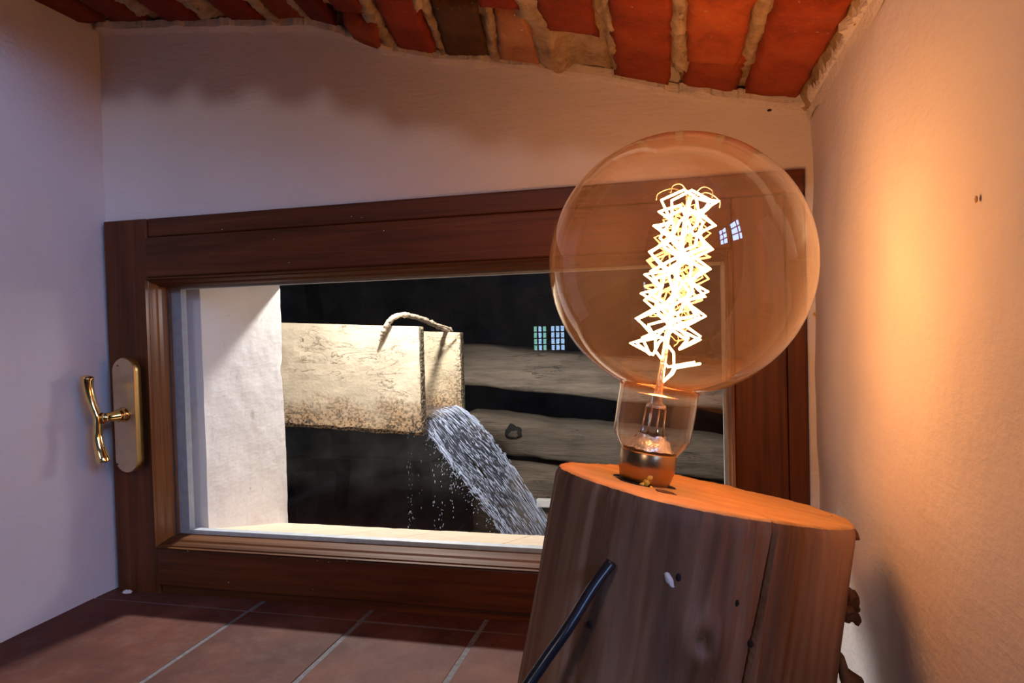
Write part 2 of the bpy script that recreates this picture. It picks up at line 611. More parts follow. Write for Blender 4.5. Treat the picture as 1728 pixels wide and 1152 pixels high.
def lerp(a, b, t):
    return a + (b - a) * t


def interp(x, xs, ys):
    if x <= xs[0]:
        return ys[0]
    for i in range(1, len(xs)):
        if x <= xs[i]:
            return lerp(ys[i - 1], ys[i], (x - xs[i - 1]) / (xs[i] - xs[i - 1]))
    return ys[-1]


# ------------------------------------------------------------------ the vault profile (a height for every x)
VX = [-0.05, 0.003, 0.165, 0.340, 0.400, 0.436, 0.512, 0.583, 0.636, 0.731, 0.802, 0.873, 0.947, 1.0]
VZ = [0.817, 0.811, 0.794, 0.772, 0.750, 0.731, 0.709, 0.696, 0.684, 0.660, 0.637, 0.620, 0.603, 0.590]


def vault(x):
    return interp(x, VX, VZ)


WIN_W, WIN_H = 0.938, 0.532
XR = 0.947            # plane of the right wall
YF = -0.33            # front edge of the niche
YR = -0.478           # the right wall ends here

# ------------------------------------------------------------------ structure: interior walls


def struct(o):
    o['kind'] = 'structure'
    return o


# back wall of the niche with the window opening
bm = bmesh.new()
add_box(bm, -0.30, 1.10, 0.010, 0.062, WIN_H + 0.002, 0.95)
add_box(bm, WIN_W + 0.002, 1.10, 0.010, 0.062, -0.05, WIN_H + 0.002)
add_box(bm, -0.30, -0.0015, 0.010, 0.062, -0.05, WIN_H + 0.002)
wall_back = struct(obj('wall_back', bm, M_PLASTER))


def wobble_wall(name, x, y0, y1, z0, z1, thick, amp):
    """upright plastered wall in the plane x, front side uneven"""
    bm = bmesh.new()
    ny, nz = max(2, int(abs(y1 - y0) / 0.012)), max(2, int((z1 - z0) / 0.012))
    g = []
    for i in range(ny + 1):
        row = []
        for k in range(nz + 1):
            y, z = lerp(y0, y1, i / ny), lerp(z0, z1, k / nz)
            row.append(bm.verts.new((x + amp * fbm((x, y, z), 6.0, 3), y, z)))
        g.append(row)
    for i in range(ny):
        for k in range(nz):
            bm.faces.new((g[i][k], g[i + 1][k], g[i + 1][k + 1], g[i][k + 1]))
    ext = bmesh.ops.extrude_face_region(bm, geom=list(bm.faces))
    for v in ext['geom']:
        if isinstance(v, bmesh.types.BMVert):
            v.co.x = x + thick
    return struct(obj(name, bm, M_PLASTER, smooth=False))


wobble_wall('wall_left', -0.007, 0.010, YF + 0.05, -0.02, 0.95, -0.12, 0.004)
wobble_wall('wall_right', XR, 0.010, YR, -0.02, 0.95, 0.10, 0.004)

# ------------------------------------------------------------------ ceiling: mortar bed + single bricks
bm = bmesh.new()
nx, ny = 150, 70
# joints and patches where mortar stands proud: (x0, y0, x1, y1, half width, rise)
PROUD = [(0.806, -0.060, 0.808, -0.30, 0.0075, 0.017), (0.872, -0.06, 0.876, -0.30, 0.006, 0.006),
         (0.452, -0.01, 0.492, -0.20, 0.010, 0.014), (0.522, 0.0, 0.560, -0.18, 0.005, 0.012),
         (0.590, -0.01, 0.618, -0.13, 0.006, 0.013), (0.664, 0.0, 0.668, -0.30, 0.016, 0.014),
         (0.738, -0.09, 0.742, -0.30, 0.008, 0.012), (0.690, -0.045, 0.725, -0.045, 0.052, 0.010),
         (0.585, -0.175, 0.500, -0.180, 0.016, 0.014), (0.345, -0.03, 0.380, -0.2, 0.010, 0.012),
         (0.288, -0.01, 0.318, -0.2, 0.012, 0.013), (0.195, -0.02, 0.225, -0.2, 0.016, 0.012),
         (0.105, -0.03, 0.140, -0.2, 0.012, 0.012), (0.942, 0.0, 0.945, -0.34, 0.007, 0.016)]
SUNK = [(0.800, 0.01, 0.803, -0.055, 0.008, 0.016), (0.730, 0.0, 0.741, -0.30, 0.0022, 0.010), (0.392, 0.01, 0.402, -0.05, 0.012, 0.016),
        (0.02, 0.01, 0.08, 0.0, 0.010, 0.012), (0.225, 0.01, 0.24, 0.0, 0.010, 0.012), (0.33, 0.01, 0.335, 0.0, 0.012, 0.012)]


def seg_d(x, y, s):
    ax, ay, bx, by = s[:4]
    dx, dy = bx - ax, by - ay
    t = max(0, min(1, ((x - ax) * dx + (y - ay) * dy) / (dx * dx + dy * dy + 1e-9)))
    return math.hypot(x - ax - t * dx, y - ay - t * dy)


def mortar_z(x, y):
    z = vault(x) + 0.011 + 0.005 * fbm((x, y, 0.3), 24, 4)
    for s in PROUD:
        d = seg_d(x, y, s) + 0.005 * fbm((x, y, 1.7), 60, 3)
        z -= s[5] * max(0.0, min(1.0, 1.6 * (1 - d / (s[4] * 1.35)))) * (1 + 0.25 * fbm((x, y, 4), 90, 2))
    for s in SUNK:
        d = seg_d(x, y, s)
        z += s[5] * max(0.0, min(1.0, 2.0 * (1 - d / (s[4] * 1.3))))
    return z


nx, ny = 300, 120
g = []
for i in range(nx + 1):
    row = []
    for k in range(ny + 1):
        x, y = lerp(-0.03, 0.97, i / nx), lerp(0.012, YF, k / ny)
        row.append(bm.verts.new((x, y, mortar_z(x, y))))
    g.append(row)
for i in range(nx):
    for k in range(ny):
        bm.faces.new((g[i][k], g[i][k + 1], g[i + 1][k + 1], g[i + 1][k]))
ext = bmesh.ops.extrude_face_region(bm, geom=list(bm.faces))
for v in ext['geom']:
    if isinstance(v, bmesh.types.BMVert):
        v.co.z = vault(v.co.x) + 0.09
ceiling = struct(obj('ceiling', bm, M_MORTAR, smooth=True))


def ceiling_brick(quad, tint=(1, 1, 1), drop=0.0, seed=0, name='brick'):
    """quad: four (x, y) corners, wall side left, wall side right, far right, far left; underside follows the vault"""
    rnd = random.Random(seed)
    bm = bmesh.new()
    cx = sum(q[0] for q in quad) / 4
    cy = sum(q[1] for q in quad) / 4
    cz = vault(cx)
    n = 10
    m = 16
    g = []
    for i in range(n + 1):
        row = []
        for k in range(m + 1):
            u, w = i / n, k / m
            # rounded, chipped outline
            ax, ay = lerp(quad[0][0], quad[1][0], u), lerp(quad[0][1], quad[1][1], u)
            bx, by = lerp(quad[3][0], quad[2][0], u), lerp(quad[3][1], quad[2][1], u)
            x, y = lerp(ax, bx, w), lerp(ay, by, w)
            e = min(u, 1 - u) * 0.06
            e2 = min(w, 1 - w) * 0.15
            edge = min(e, e2)
            jit = 0.0022
            x += jit * fbm((x + seed, y, 0), 70, 3) * (1.6 if edge < 0.003 else 0.6)
            y += jit * 1.3 * fbm((x, y + seed, 5), 70, 3)
            rnd_edge = 0.0045 * max(0, 1 - edge / 0.006)
            z = vault(x) - 0.003 - drop + rnd_edge + 0.0016 * fbm((x, y, seed), 35, 4)
            row.append(bm.verts.new((x - cx, y - cy, z - cz)))
        g.append(row)
    for i in range(n):
        for k in range(m):
            bm.faces.new((g[i][k], g[i][k + 1], g[i + 1][k + 1], g[i + 1][k]))
    ext = bmesh.ops.extrude_face_region(bm, geom=list(bm.faces))
    for v in ext['geom']:
        if isinstance(v, bmesh.types.BMVert):
            v.co.z = vault(v.co.x + cx) + 0.035 - cz
    o = obj(name, bm, M_BRICK, ceiling, smooth=True, loc=(cx, cy, cz))
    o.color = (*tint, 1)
    return o


YE = -0.31
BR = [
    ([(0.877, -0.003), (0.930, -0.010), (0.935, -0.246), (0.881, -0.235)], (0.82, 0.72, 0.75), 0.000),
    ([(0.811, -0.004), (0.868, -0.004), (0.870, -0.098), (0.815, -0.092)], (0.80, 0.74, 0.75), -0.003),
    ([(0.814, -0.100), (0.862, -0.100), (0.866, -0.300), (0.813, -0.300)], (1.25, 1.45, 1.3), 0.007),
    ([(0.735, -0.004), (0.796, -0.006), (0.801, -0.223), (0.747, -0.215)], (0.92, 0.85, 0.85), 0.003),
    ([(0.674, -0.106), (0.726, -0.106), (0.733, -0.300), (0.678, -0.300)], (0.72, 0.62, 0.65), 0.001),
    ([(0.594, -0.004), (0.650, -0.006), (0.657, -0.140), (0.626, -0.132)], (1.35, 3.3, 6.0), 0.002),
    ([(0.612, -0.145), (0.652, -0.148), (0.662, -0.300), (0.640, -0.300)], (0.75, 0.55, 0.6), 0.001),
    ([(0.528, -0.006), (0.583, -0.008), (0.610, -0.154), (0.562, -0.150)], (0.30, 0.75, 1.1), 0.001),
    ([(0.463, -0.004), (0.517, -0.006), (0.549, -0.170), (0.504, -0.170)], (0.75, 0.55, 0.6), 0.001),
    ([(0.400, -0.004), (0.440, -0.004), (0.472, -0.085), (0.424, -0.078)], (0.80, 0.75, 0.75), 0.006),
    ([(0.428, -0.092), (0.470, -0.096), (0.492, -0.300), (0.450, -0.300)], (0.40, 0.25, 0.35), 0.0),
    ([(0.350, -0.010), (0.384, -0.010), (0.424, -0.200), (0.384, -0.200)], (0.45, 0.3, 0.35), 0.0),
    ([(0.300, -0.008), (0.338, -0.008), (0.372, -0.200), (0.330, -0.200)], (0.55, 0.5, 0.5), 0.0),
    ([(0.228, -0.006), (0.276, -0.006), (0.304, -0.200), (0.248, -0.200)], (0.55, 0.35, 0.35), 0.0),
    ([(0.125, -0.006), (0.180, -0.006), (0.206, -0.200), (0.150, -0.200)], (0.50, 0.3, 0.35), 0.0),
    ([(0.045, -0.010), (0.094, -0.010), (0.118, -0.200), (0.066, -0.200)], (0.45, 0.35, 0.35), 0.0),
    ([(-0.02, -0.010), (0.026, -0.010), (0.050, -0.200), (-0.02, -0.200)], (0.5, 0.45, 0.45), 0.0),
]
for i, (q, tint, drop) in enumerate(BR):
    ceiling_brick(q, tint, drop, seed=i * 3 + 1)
# next course towards the room
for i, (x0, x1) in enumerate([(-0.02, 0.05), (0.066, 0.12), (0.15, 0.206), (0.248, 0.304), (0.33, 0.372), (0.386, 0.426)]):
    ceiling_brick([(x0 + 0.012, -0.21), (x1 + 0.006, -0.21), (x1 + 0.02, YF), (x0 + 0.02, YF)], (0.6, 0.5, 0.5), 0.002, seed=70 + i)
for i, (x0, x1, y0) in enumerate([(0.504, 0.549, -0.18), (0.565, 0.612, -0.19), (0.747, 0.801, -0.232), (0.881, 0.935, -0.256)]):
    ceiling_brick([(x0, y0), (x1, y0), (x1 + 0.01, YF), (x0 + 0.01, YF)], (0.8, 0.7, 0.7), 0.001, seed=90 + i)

# ragged plaster lip where the wall paint creeps onto the bricks
bm = bmesh.new()
n = 520
A, B, Cc, D = [], [], [], []
for i in range(n + 1):
    x = lerp(-0.006, 0.946, i / n)
    z = vault(x)
    reach = 0.0035 + 0.013 * max(0, fbm((x, 0, 0), 26, 5)) + 0.002 * fbm((x, 3, 0), 70, 2)
    if 0.79 < x < 0.806 or 0.385 < x < 0.405:
        reach = -0.002
    if x > 0.87:
        reach += 0.004
    reach = max(reach, -0.004)
    d2 = 0.007 + 0.006 * fbm((x, 7, 0), 40, 4)
    A.append(bm.verts.new((x, 0.0102, z - 0.5 * max(0.002, d2) - 0.005)))
    B.append(bm.verts.new((x, 0.0075, z - 0.5 * max(0.002, d2) - 0.003)))
    Cc.append(bm.verts.new((x, 0.004 - reach, z - 0.0045)))
    D.append(bm.verts.new((x, 0.004 - reach, z + 0.006)))
for i in range(n):
    for P, Q in ((A, B), (B, Cc), (Cc, D)):
        bm.faces.new((P[i], P[i + 1], Q[i + 1], Q[i]))
lip = obj('plaster_edge', bm, M_LIP, wall_back)
bm = bmesh.new()
n = 260
A, B, Cc, D = [], [], [], []
for i in range(n + 1):
    y = lerp(0.008, YF, i / n)
    z = vault(XR)
    reach = 0.007 + 0.012 * max(0, fbm((y, 1, 0), 16, 5)) + 0.003 * fbm((y, 9, 0), 120, 3)
    A.append(bm.verts.new((XR - 0.002, y, z - 0.016 - 0.006 * fbm((y, 4, 0), 20, 3))))
    B.append(bm.verts.new((XR - 0.005, y, z - 0.006)))
    Cc.append(bm.verts.new((XR - reach, y, vault(XR - reach) - 0.006)))
    D.append(bm.verts.new((XR - reach, y, vault(XR - reach) + 0.008)))
for i in range(n):
    for P, Q in ((A, B), (B, Cc), (Cc, D)):
        bm.faces.new((P[i], P[i + 1], Q[i + 1], Q[i]))
obj('plaster_edge', bm, M_LIP, bpy.data.objects['wall_right'])

# small chips and a resin-coloured fleck on the plaster
for nm, par, mt, pos, sz in (('chip_mark', wall_back, M_DARKHOLE, (0.904, 0.0097, 0.603), (0.0026, 0.0006, 0.0013)),
                             ('chip_mark', bpy.data.objects['wall_right'], M_CUT, (XR - 0.0001, -0.425, 0.425), (0.0005, 0.0014, 0.0018)),
                             ('amber_fleck', bpy.data.objects['wall_right'], M_FLECK, (XR - 0.0005, 0.0015, 0.372), (0.0015, 0.0040, 0.0020))):
    bm = bmesh.new()
    bmesh.ops.create_icosphere(bm, subdivisions=2, radius=1.0)
    for v in bm.verts:
        k = 1 + 0.5 * fbm(v.co + Vector(pos) * 9, 1.6, 3)
        v.co = Vector(pos) + Vector((v.co.x * sz[0], v.co.y * sz[1], v.co.z * sz[2])) * k
    obj(nm, bm, mt, par, True)

# ------------------------------------------------------------------ floor of the niche: terracotta tiles in grout
floor = struct(box('floor', (-0.05, XR + 0.02, -0.66, 0.012, -0.06, -0.0009), M_GROUT))
GX = [-0.03, 0.2385, 0.4005, 0.5575, 0.715, 0.872, 1.03]
GY = [0.011, -0.0335, -0.345, -0.655]
rt = random.Random(3)
for i in range(len(GX) - 1):
    for k in range(len(GY) - 1):
        x0, x1, y1, y0 = GX[i] + 0.0027, GX[i + 1] - 0.0027, GY[k] - 0.0011, GY[k + 1] + 0.0011
        x0, x1 = max(x0, -0.012), min(x1, XR + 0.004)
        dz = rt.uniform(-0.0006, 0.0006)
        bm = bmesh.new()
        add_box(bm, x0 + rt.uniform(-.001, .001), x1 + rt.uniform(-.001, .001), y0, y1, -0.02, dz, bev=0.0014, seg=2)
        obj('tile', bm, M_TILE, floor)
# crumb of plaster left under the corner of the frame
bm = bmesh.new()
bmesh.ops.create_icosphere(bm, subdivisions=3, radius=1.0)
for v in bm.verts:
    n_ = 1 + 0.35 * fbm(v.co, 2.0, 3)
    v.co = Vector((0.024 + v.co.x * 0.007 * n_, -0.010 + v.co.y * 0.004 * n_, 0.0012 + max(-0.3, v.co.z) * 0.0035 * n_))
tag(obj('plaster_crumb', bm, M_PLASTER, smooth=True), 'small white plaster crumb on the tiles under the left corner of the window frame', 'crumb')

# ------------------------------------------------------------------ window
window = struct(empty('window_1', (0, 0, 0)))
YB = 0.060


def wpart(name, b, mat, bev=0.002):
    return box(name, b, mat, window, bev)


# outer frame; the left stile runs through from sill to head
wpart('frame_rail', (0.0735, WIN_W, 0.0, YB, 0.5065, 0.533), M_WOOD_X)
wpart('frame_rail', (0.0735, WIN_W, 0.001, YB, -0.004, 0.0115), M_WOOD_X)
wpart('frame_stile', (0.9170, WIN_W, 0.001, YB, 0.012, 0.506), M_WOOD_Z)
wpart('frame_stile', (0.0, 0.0730, -0.002, YB, -0.004, 0.533), M_WOOD_Z)

# opening sash
YS = -0.006


def sash_member(name, horiz, a0, a1, b0, b1, mat):
    bm = bmesh.new()
    if horiz:
        add_box(bm, a0, a1, YS, 0.045, b0, b1, bev=0.0022)
    else:
        add_box(bm, b0, b1, YS, 0.045, a0, a1, bev=0.0022)
    return obj(name, bm, mat, window)


sash_member('sash_stile', False, 0.0125, 0.5055, 0.860, 0.9160, M_WOOD_Z)
sash_member('sash_rail', True, 0.0735, 0.8595, 0.449, 0.5055, M_WOOD_X)
sash_member('sash_rail', True, 0.0735, 0.8595, 0.0125, 0.066, M_WOOD_X)

# moulded glazing beads, mitred: profile (inward offset, depth)
PROF = [(0.000, 0.044), (0.000, -0.0085), (0.004, -0.0095), (0.0055, -0.005), (0.009, -0.004), (0.0125, 0.001), (0.014, 0.007), (0.019, 0.010), (0.0215, 0.016), (0.0215, 0.044)]
X0, X1, Z0, Z1 = 0.0735, 0.8595, 0.0665, 0.4485
INSET = {'T': 0.52, 'B': 0.42, 'L': 0.26, 'R': 0.30}


def bead(side):
    bm = bmesh.new()
    def place(p, e):
        y = p[1]
        l, r, t, b_ = (p[0] * INSET[k] for k in 'LRTB')
        if side == 'T':
            return (lerp(X0 + l, X1 - r, e), y, Z1 - t)
        if side == 'B':
            return (lerp(X0 + l, X1 - r, e), y, Z0 + b_)
        if side == 'L':
            return (X0 + l, y, lerp(Z0 + b_, Z1 - t, e))
        return (X1 - r, y, lerp(Z0 + b_, Z1 - t, e))
    prism(bm, PROF, place)
    return obj('glazing_bead', bm, M_BEAD_X if side in 'TB' else M_BEAD_Z, window)


for s in 'TBLR':
    bead(s)
# grey spacer bars round the edge of the double glazing, and the dark putty line
gx0, gx1, gz0, gz1 = X0 + 0.0050, X1 - 0.0060, Z0 + 0.0085, Z1 - 0.0105
for nm, b in (('glazing_spacer', (gx0 - .006, gx0 + 0.0175, 0.0345, 0.046, gz0 - 0.003, gz1 + 0.003)),
              ('glazing_spacer', (gx1 - 0.004, gx1 + .006, 0.0345, 0.046, gz0 - 0.003, gz1 + 0.003)),
              ('glazing_spacer', (gx0 + 0.0175, gx1 - 0.004, 0.0345, 0.046, gz0 - 0.006, gz0 + 0.0065)),
              ('glazing_spacer', (gx0 + 0.0175, gx1 - 0.004, 0.0345, 0.046, gz1 - 0.004, gz1 + 0.006))):
    wpart(nm, b, M_SPACER, 0.0006)
bm = bmesh.new()
add_box(bm, gx0 - 0.004, gx1 + 0.004, 0.0285, 0.0325, gz0 - 0.004, gz1 + 0.004)
obj('glass_pane', bm, M_PANE, window)
# ragged dark putty line on the left of the pane
bm = bmesh.new()
n = 70
prev = None
for i in range(n + 1):
    z = lerp(gz0, gz1, i / n)
    w = 0.0022 + 0.0012 * fbm((z, 0, 2), 60, 3)
    a, b, c = bm.verts.new((gx0 - 0.001, 0.0275, z)), bm.verts.new((gx0 + w * 0.5, 0.0262, z)), bm.verts.new((gx0 + w, 0.0283, z))
    if prev:
        bm.faces.new((prev[0], prev[1], b, a))
        bm.faces.new((prev[1], prev[2], c, b))
    prev = (a, b, c)
obj('putty_line', bm, M_DARKGAP, window)


# brass handle: plate + T lever
def stadium(cx, cz, hw, z0, z1, n=14):
    pts = []
    for k in range(n + 1):
        a = PI * k / n
        pts.append((cx + hw * math.cos(a), z1 - hw + hw * math.sin(a)))
    for k in range(n + 1):
        a = PI + PI * k / n
        pts.append((cx + hw * math.cos(a), z0 + hw + hw * math.sin(a)))
    return pts


bm = bmesh.new()
out = stadium(0.0450, 0, 0.0190, 0.1765, 0.338)
prism(bm, out, lambda p, e: (p[0], lerp(-0.0118, -0.0215, e), p[1]))
handle = obj('window_handle', bm, M_BRASS_EDGE, window, smooth=False)
handle['label'] = 'polished brass backplate with satin face'
bm = bmesh.new()
inn = stadium(0.0450, 0, 0.0180, 0.1775, 0.337)
o1 = [bm.verts.new((p[0], -0.0214, p[1])) for p in stadium(0.0450, 0, 0.0190, 0.1765, 0.338)]
o2 = [bm.verts.new((p[0], -0.0236, p[1])) for p in inn]
for i in range(len(o1)):
    j = (i + 1) % len(o1)
    bm.faces.new((o1[i], o1[j], o2[j], o2[i]))
obj('backplate_edge', bm, M_BRASS_EDGE, handle, smooth=True)
bm = bmesh.new()
o2 = [bm.verts.new((p[0], -0.0237, p[1])) for p in inn]
bm.faces.new(o2)
bmesh.ops.inset_region(bm, faces=list(bm.faces), thickness=0.0008, depth=0)
obj('backplate_face', bm, M_BRASS_SATIN, handle)
# turned neck
bm = bmesh.new()
pr = [(0.0100, 0.0), (0.0104, 0.002), (0.0078, 0.0035), (0.0074, 0.005), (0.0090, 0.0065), (0.0092, 0.009), (0.0074, 0.0105), (0.0070, 0.013),
      (0.0068, 0.020), (0.0060, 0.027), (0.0064, 0.033), (0.0075, 0.037)]
lathe(bm, pr, 32, True, True)
Rm = Matrix.Rotation(PI / 2, 4, 'X')
bmesh.ops.transform(bm, matrix=Matrix.Translation((0.044, -0.0236, 0.2585)) @ Rm, verts=bm.verts)
obj('turned_neck', bm, M_BRASS, handle, smooth=True)
# S-shaped grip
pts = [(0.0235, -0.0615, 0.3165), (0.0225, -0.0615, 0.308), (0.0240, -0.061, 0.294), (0.0290, -0.060, 0.275), (0.0345, -0.0595, 0.260), (0.0350, -0.060, 0.247), (0.0350, -0.0605, 0.233), (0.0385, -0.061, 0.216), (0.0430, -0.0615, 0.204), (0.0445, -0.0615, 0.198)]
pp = catmull(pts, 160)
rr = []
for i in range(161):
    t = i / 160
    e = abs(t - 0.47) / 0.53
    r_ = 0.0054 + 0.0030 * min(1, e * 1.25) ** 1.5
    if t < 0.05:
        r_ *= math.sqrt(max(0.02, 1 - ((0.05 - t) / 0.052) ** 2))
    if t > 0.95:
        r_ *= math.sqrt(max(0.02, 1 - ((t - 0.95) / 0.052) ** 2))
    rr.append(r_)
bm = bmesh.new()
tube(bm, pp, rr, 20)
obj('lever_grip', bm, M_BRASS, handle, smooth=True)
for z in (0.327, 0.1885):
    bm = bmesh.new()
    lathe(bm, [(0.0011, 0), (0.0010, 0.0006), (0.0, 0.0007)], 12)
    bmesh.ops.transform(bm, matrix=Matrix.Translation((0.0365 if z > .3 else 0.030, -0.0237, z)) @ Rm, verts=bm.verts)
    obj('screw_hole', bm, M_DARKHOLE, handle)
# flecks of wall paint on the woodwork
bm = bmesh.new()
rs = random.Random(12)
for i in range(13):
    x = rs.uniform(0.08, 0.60)
    z = rs.choice([0.063, 0.455, 0.49, 0.515, 0.030, 0.0645])
    y = -0.0012 if z > 0.507 else YS - 0.0002
    r_ = rs.uniform(0.0003, 0.0008)
    mt = Matrix.Translation((x, y, z + rs.uniform(-.006, .006))) @ Matrix.Diagonal((1.3, 0.3, 0.8, 1))
    bmesh.ops.create_icosphere(bm, subdivisions=1, radius=r_, matrix=mt)
o = obj('paint_specks', bm, M_PLASTER, window)
o['kind'] = 'stuff'

# ------------------------------------------------------------------ outside: thick wall with reveal, sill, spout, log wall
JX, YO = 0.108, 0.262


def outer_z(y):
    return lerp(0.0825, 0.026, (y - 0.03) / (YO - 0.03))


wall_ext = struct(empty('wall_exterior'))
# left reveal with a broken outer arris
bm = bmesh.new()
ny, nz = 34, 90
g = []
for i in range(ny + 1):
    row = []
    for k in range(nz + 1):
        z = lerp(-0.02, 0.62, k / nz)
        ye = YO + 0.014 + 0.0035 * fbm((0, 0, z), 16, 5) - 0.010 * math.exp(-((z - 0.30) / 0.013) ** 2) - 0.004 * math.exp(-((z - 0.27) / 0.02) ** 2)
        y = lerp(0.0605, ye, i / ny)
        row.append(bm.verts.new((JX + 0.0010 * fbm((0, y, z), 14, 4) - (0.010 if i == ny else 0.0), y, z)))
    g.append(row)
for i in range(ny):
    for k in range(nz):
        bm.faces.new((g[i][k], g[i + 1][k], g[i + 1][k + 1], g[i][k + 1]))
ext = bmesh.ops.extrude_face_region(bm, geom=list(bm.faces))
for v in ext['geom']:
    if isinstance(v, bmesh.types.BMVert):
        v.co.x = -0.6
obj('left_reveal', bm, M_PLASTER_OUT, wall_ext)
box('lintel', (-0.6, 1.6, 0.0625, YO + 0.015, 0.452, 1.3), M_PLASTER_OUT, wall_ext)
box('right_reveal', (0.868, 1.6, 0.0625, YO + 0.015, -0.02, 0.451), M_PLASTER_OUT, wall_ext)
box('wall_below', (-0.6, 1.6, 0.0625, YO - 0.004, -1.2, -0.021), M_PLASTER_OUT, wall_ext)
# sloping sill of cream slabs with worn noses
sx = [0.100, 0.318, 0.405, 0.560, 0.72, 0.885]
for i in range(len(sx) - 1):
    bm = bmesh.new()
    nx_ = 22
    x0, x1 = sx[i] + 0.0006, sx[i + 1] - 0.0006
    top, nose = [], []
    rows = []
    for j in range(nx_ + 1):
        x = lerp(x0, x1, j / nx_)
        ed = min(x - x0, x1 - x)
        ye = YO + 0.001 + 0.0035 * fbm((x, 0, i), 20, 4) - 0.006 * max(0, 1 - ed / 0.008) * (1 if i % 2 else 0.6)
        pts = [(0.047, 0)] + [(lerp(0.047, ye, t), 0) for t in (0.3, 0.6, 0.85)] + [(ye - 0.003, 0), (ye, -0.004), (ye - 0.002, -0.03), (0.047, -0.03)]
        rows.append([bm.verts.new((x, y, outer_z(y) + dz + (0.0006 * fbm((x, y, 3), 40, 3) if dz == 0 else 0))) for y, dz in pts])
    for a, b in zip(rows, rows[1:]):
        for k in range(len(a)):
            k2 = (k + 1) % len(a)
            bm.faces.new((a[k], b[k], b[k2], a[k2]))
    bm.faces.new(rows[0])
    bm.faces.new(rows[-1][::-1])
    obj('sill_slab', bm, M_SLAB, wall_ext)

# spout trough: two side boards, a bottom board, end grain, a tying twig
trough = empty('water_trough', (0.0, 0.9, 0.25))
tag(trough, 'pale weathered open water trough jutting out beyond the window, seen through the glass', 'trough')
SLOPE = -0.052


def board(name, x0, x1, y0, y1, zl, zh, mat, xend_amp=0.002):
    """board running along x, dropping with SLOPE; zl/zh heights at x = 0.18"""
    bm = bmesh.new()
    nx_, nz_ = 40, 18
    def P(x, y, t):
        z = lerp(zl, zh, t) + SLOPE * (x - 0.18)
        return (x, y, z)
    def sheet(y, s):
        g = []
        for i in range(nx_ + 1):
            row = []
            for k in range(nz_ + 1):
                x = lerp(x0, x1, i / nx_)
                t = k / nz_
                v = Vector(P(x, y, t))
                if i == nx_:
                    v.x += xend_amp * fbm((y, t, 0), 8, 4) * 1.5
                if k == 0:
                    v.z += 0.003 * fbm((x, y, 1), 30, 4)
                if 0 < i < nx_ and 0 < k < nz_:
                    v.y += s * 0.0016 * fbm(v, 18, 4)
                row.append(bm.verts.new(v))
            g.append(row)
        for i in range(nx_):
            for k in range(nz_):
                bm.faces.new((g[i][k], g[i + 1][k], g[i + 1][k + 1], g[i][k + 1]))
        return g
    a = sheet(y0, -1)
    b = sheet(y1, 1)
    for i in range(nx_):
        bm.faces.new((a[i][0], b[i][0], b[i + 1][0], a[i + 1][0]))
        bm.faces.new((a[i][-1], a[i + 1][-1], b[i + 1][-1], b[i][-1]))
    for k in range(nz_):
        bm.faces.new((a[0][k], a[0][k + 1], b[0][k + 1], b[0][k]))
        bm.faces.new((a[-1][k], b[-1][k], b[-1][k + 1], a[-1][k + 1]))
    o = obj(name, bm, mat, trough)
    o.matrix_parent_inverse = Matrix.Translation((-0.0, -0.9, -0.25))
    return o


def tpart(name, bm, mat, smooth=False):
    o = obj(name, bm, mat, trough, smooth)
    o.matrix_parent_inverse = Matrix.Translation((-0.0, -0.9, -0.25))
    return o


board('side_board', -0.55, 0.178, 0.750, 0.778, 0.112, 0.371, M_SPOUT)
board('side_board', -0.55, 0.186, 1.040, 1.068, 0.110, 0.352, M_SPOUT_IN)
board('bottom_board', -0.55, 0.168, 0.778, 1.040, 0.098, 0.126, M_SPOUT_IN)


def end_grain(x, y0, y1, zl, zh):
    bm = bmesh.new()
    n_, m_ = 6, 60
    g = []
    for i in range(n_ + 1):
        row = []
        for k in range(m_ + 1):
            y, z = lerp(y0, y1, i / n_), lerp(zl, zh, k / m_)
            e = 0 if (i in (0, n_) or k in (0, m_)) else 1
            row.append(bm.verts.new((x + 0.0005 + e * 0.0015 + 0.0022 * abs(fbm((y, z, 0), 130, 3)) * (1.2 - 0.6 * k / m_), y, z)))
        g.append(row)
    for i in range(n_):
        for k in range(m_):
            bm.faces.new((g[i][k], g[i + 1][k], g[i + 1][k + 1], g[i][k + 1]))
    tpart('end_grain', bm, M_SPOUT_END)


end_grain(0.178, 0.749, 0.779, 0.110, 0.370)
end_grain(0.186, 1.039, 1.069, 0.110, 0.351)
# bent twig hooked over both boards
pts = [(0.078, 0.7435, 0.338), (0.088, 0.742, 0.360), (0.100, 0.743, 0.381), (0.112, 0.750, 0.3955), (0.124, 0.775, 0.402), (0.132, 0.82, 0.399), (0.138, 0.90, 0.388), (0.142, 0.98, 0.372), (0.146, 1.035, 0.360), (0.152, 1.062, 0.362)]
pp = catmull(pts, 70)
rr = [0.0066 + 0.0030 * fbm((i * 0.21, 0, 0), 3, 3) + (-0.003 * (1 - i / 10) if i < 10 else 0) for i in range(71)]
bm = bmesh.new()
tube(bm, pp, rr, 9)
for v in bm.verts:
    v.co += Vector((1, 1, 1)) * 0.0022 * fbm(v.co, 130, 3)
twig = tpart('tying_twig', bm, M_ROD, True)
bm = bmesh.new()
tube(bm, catmull([(0.139, 0.93, 0.382), (0.152, 0.955, 0.376), (0.168, 0.985, 0.368), (0.176, 1.01, 0.356)], 14), 0.003, 6)
o = obj('side_shoot', bm, M_ROD, twig, True)

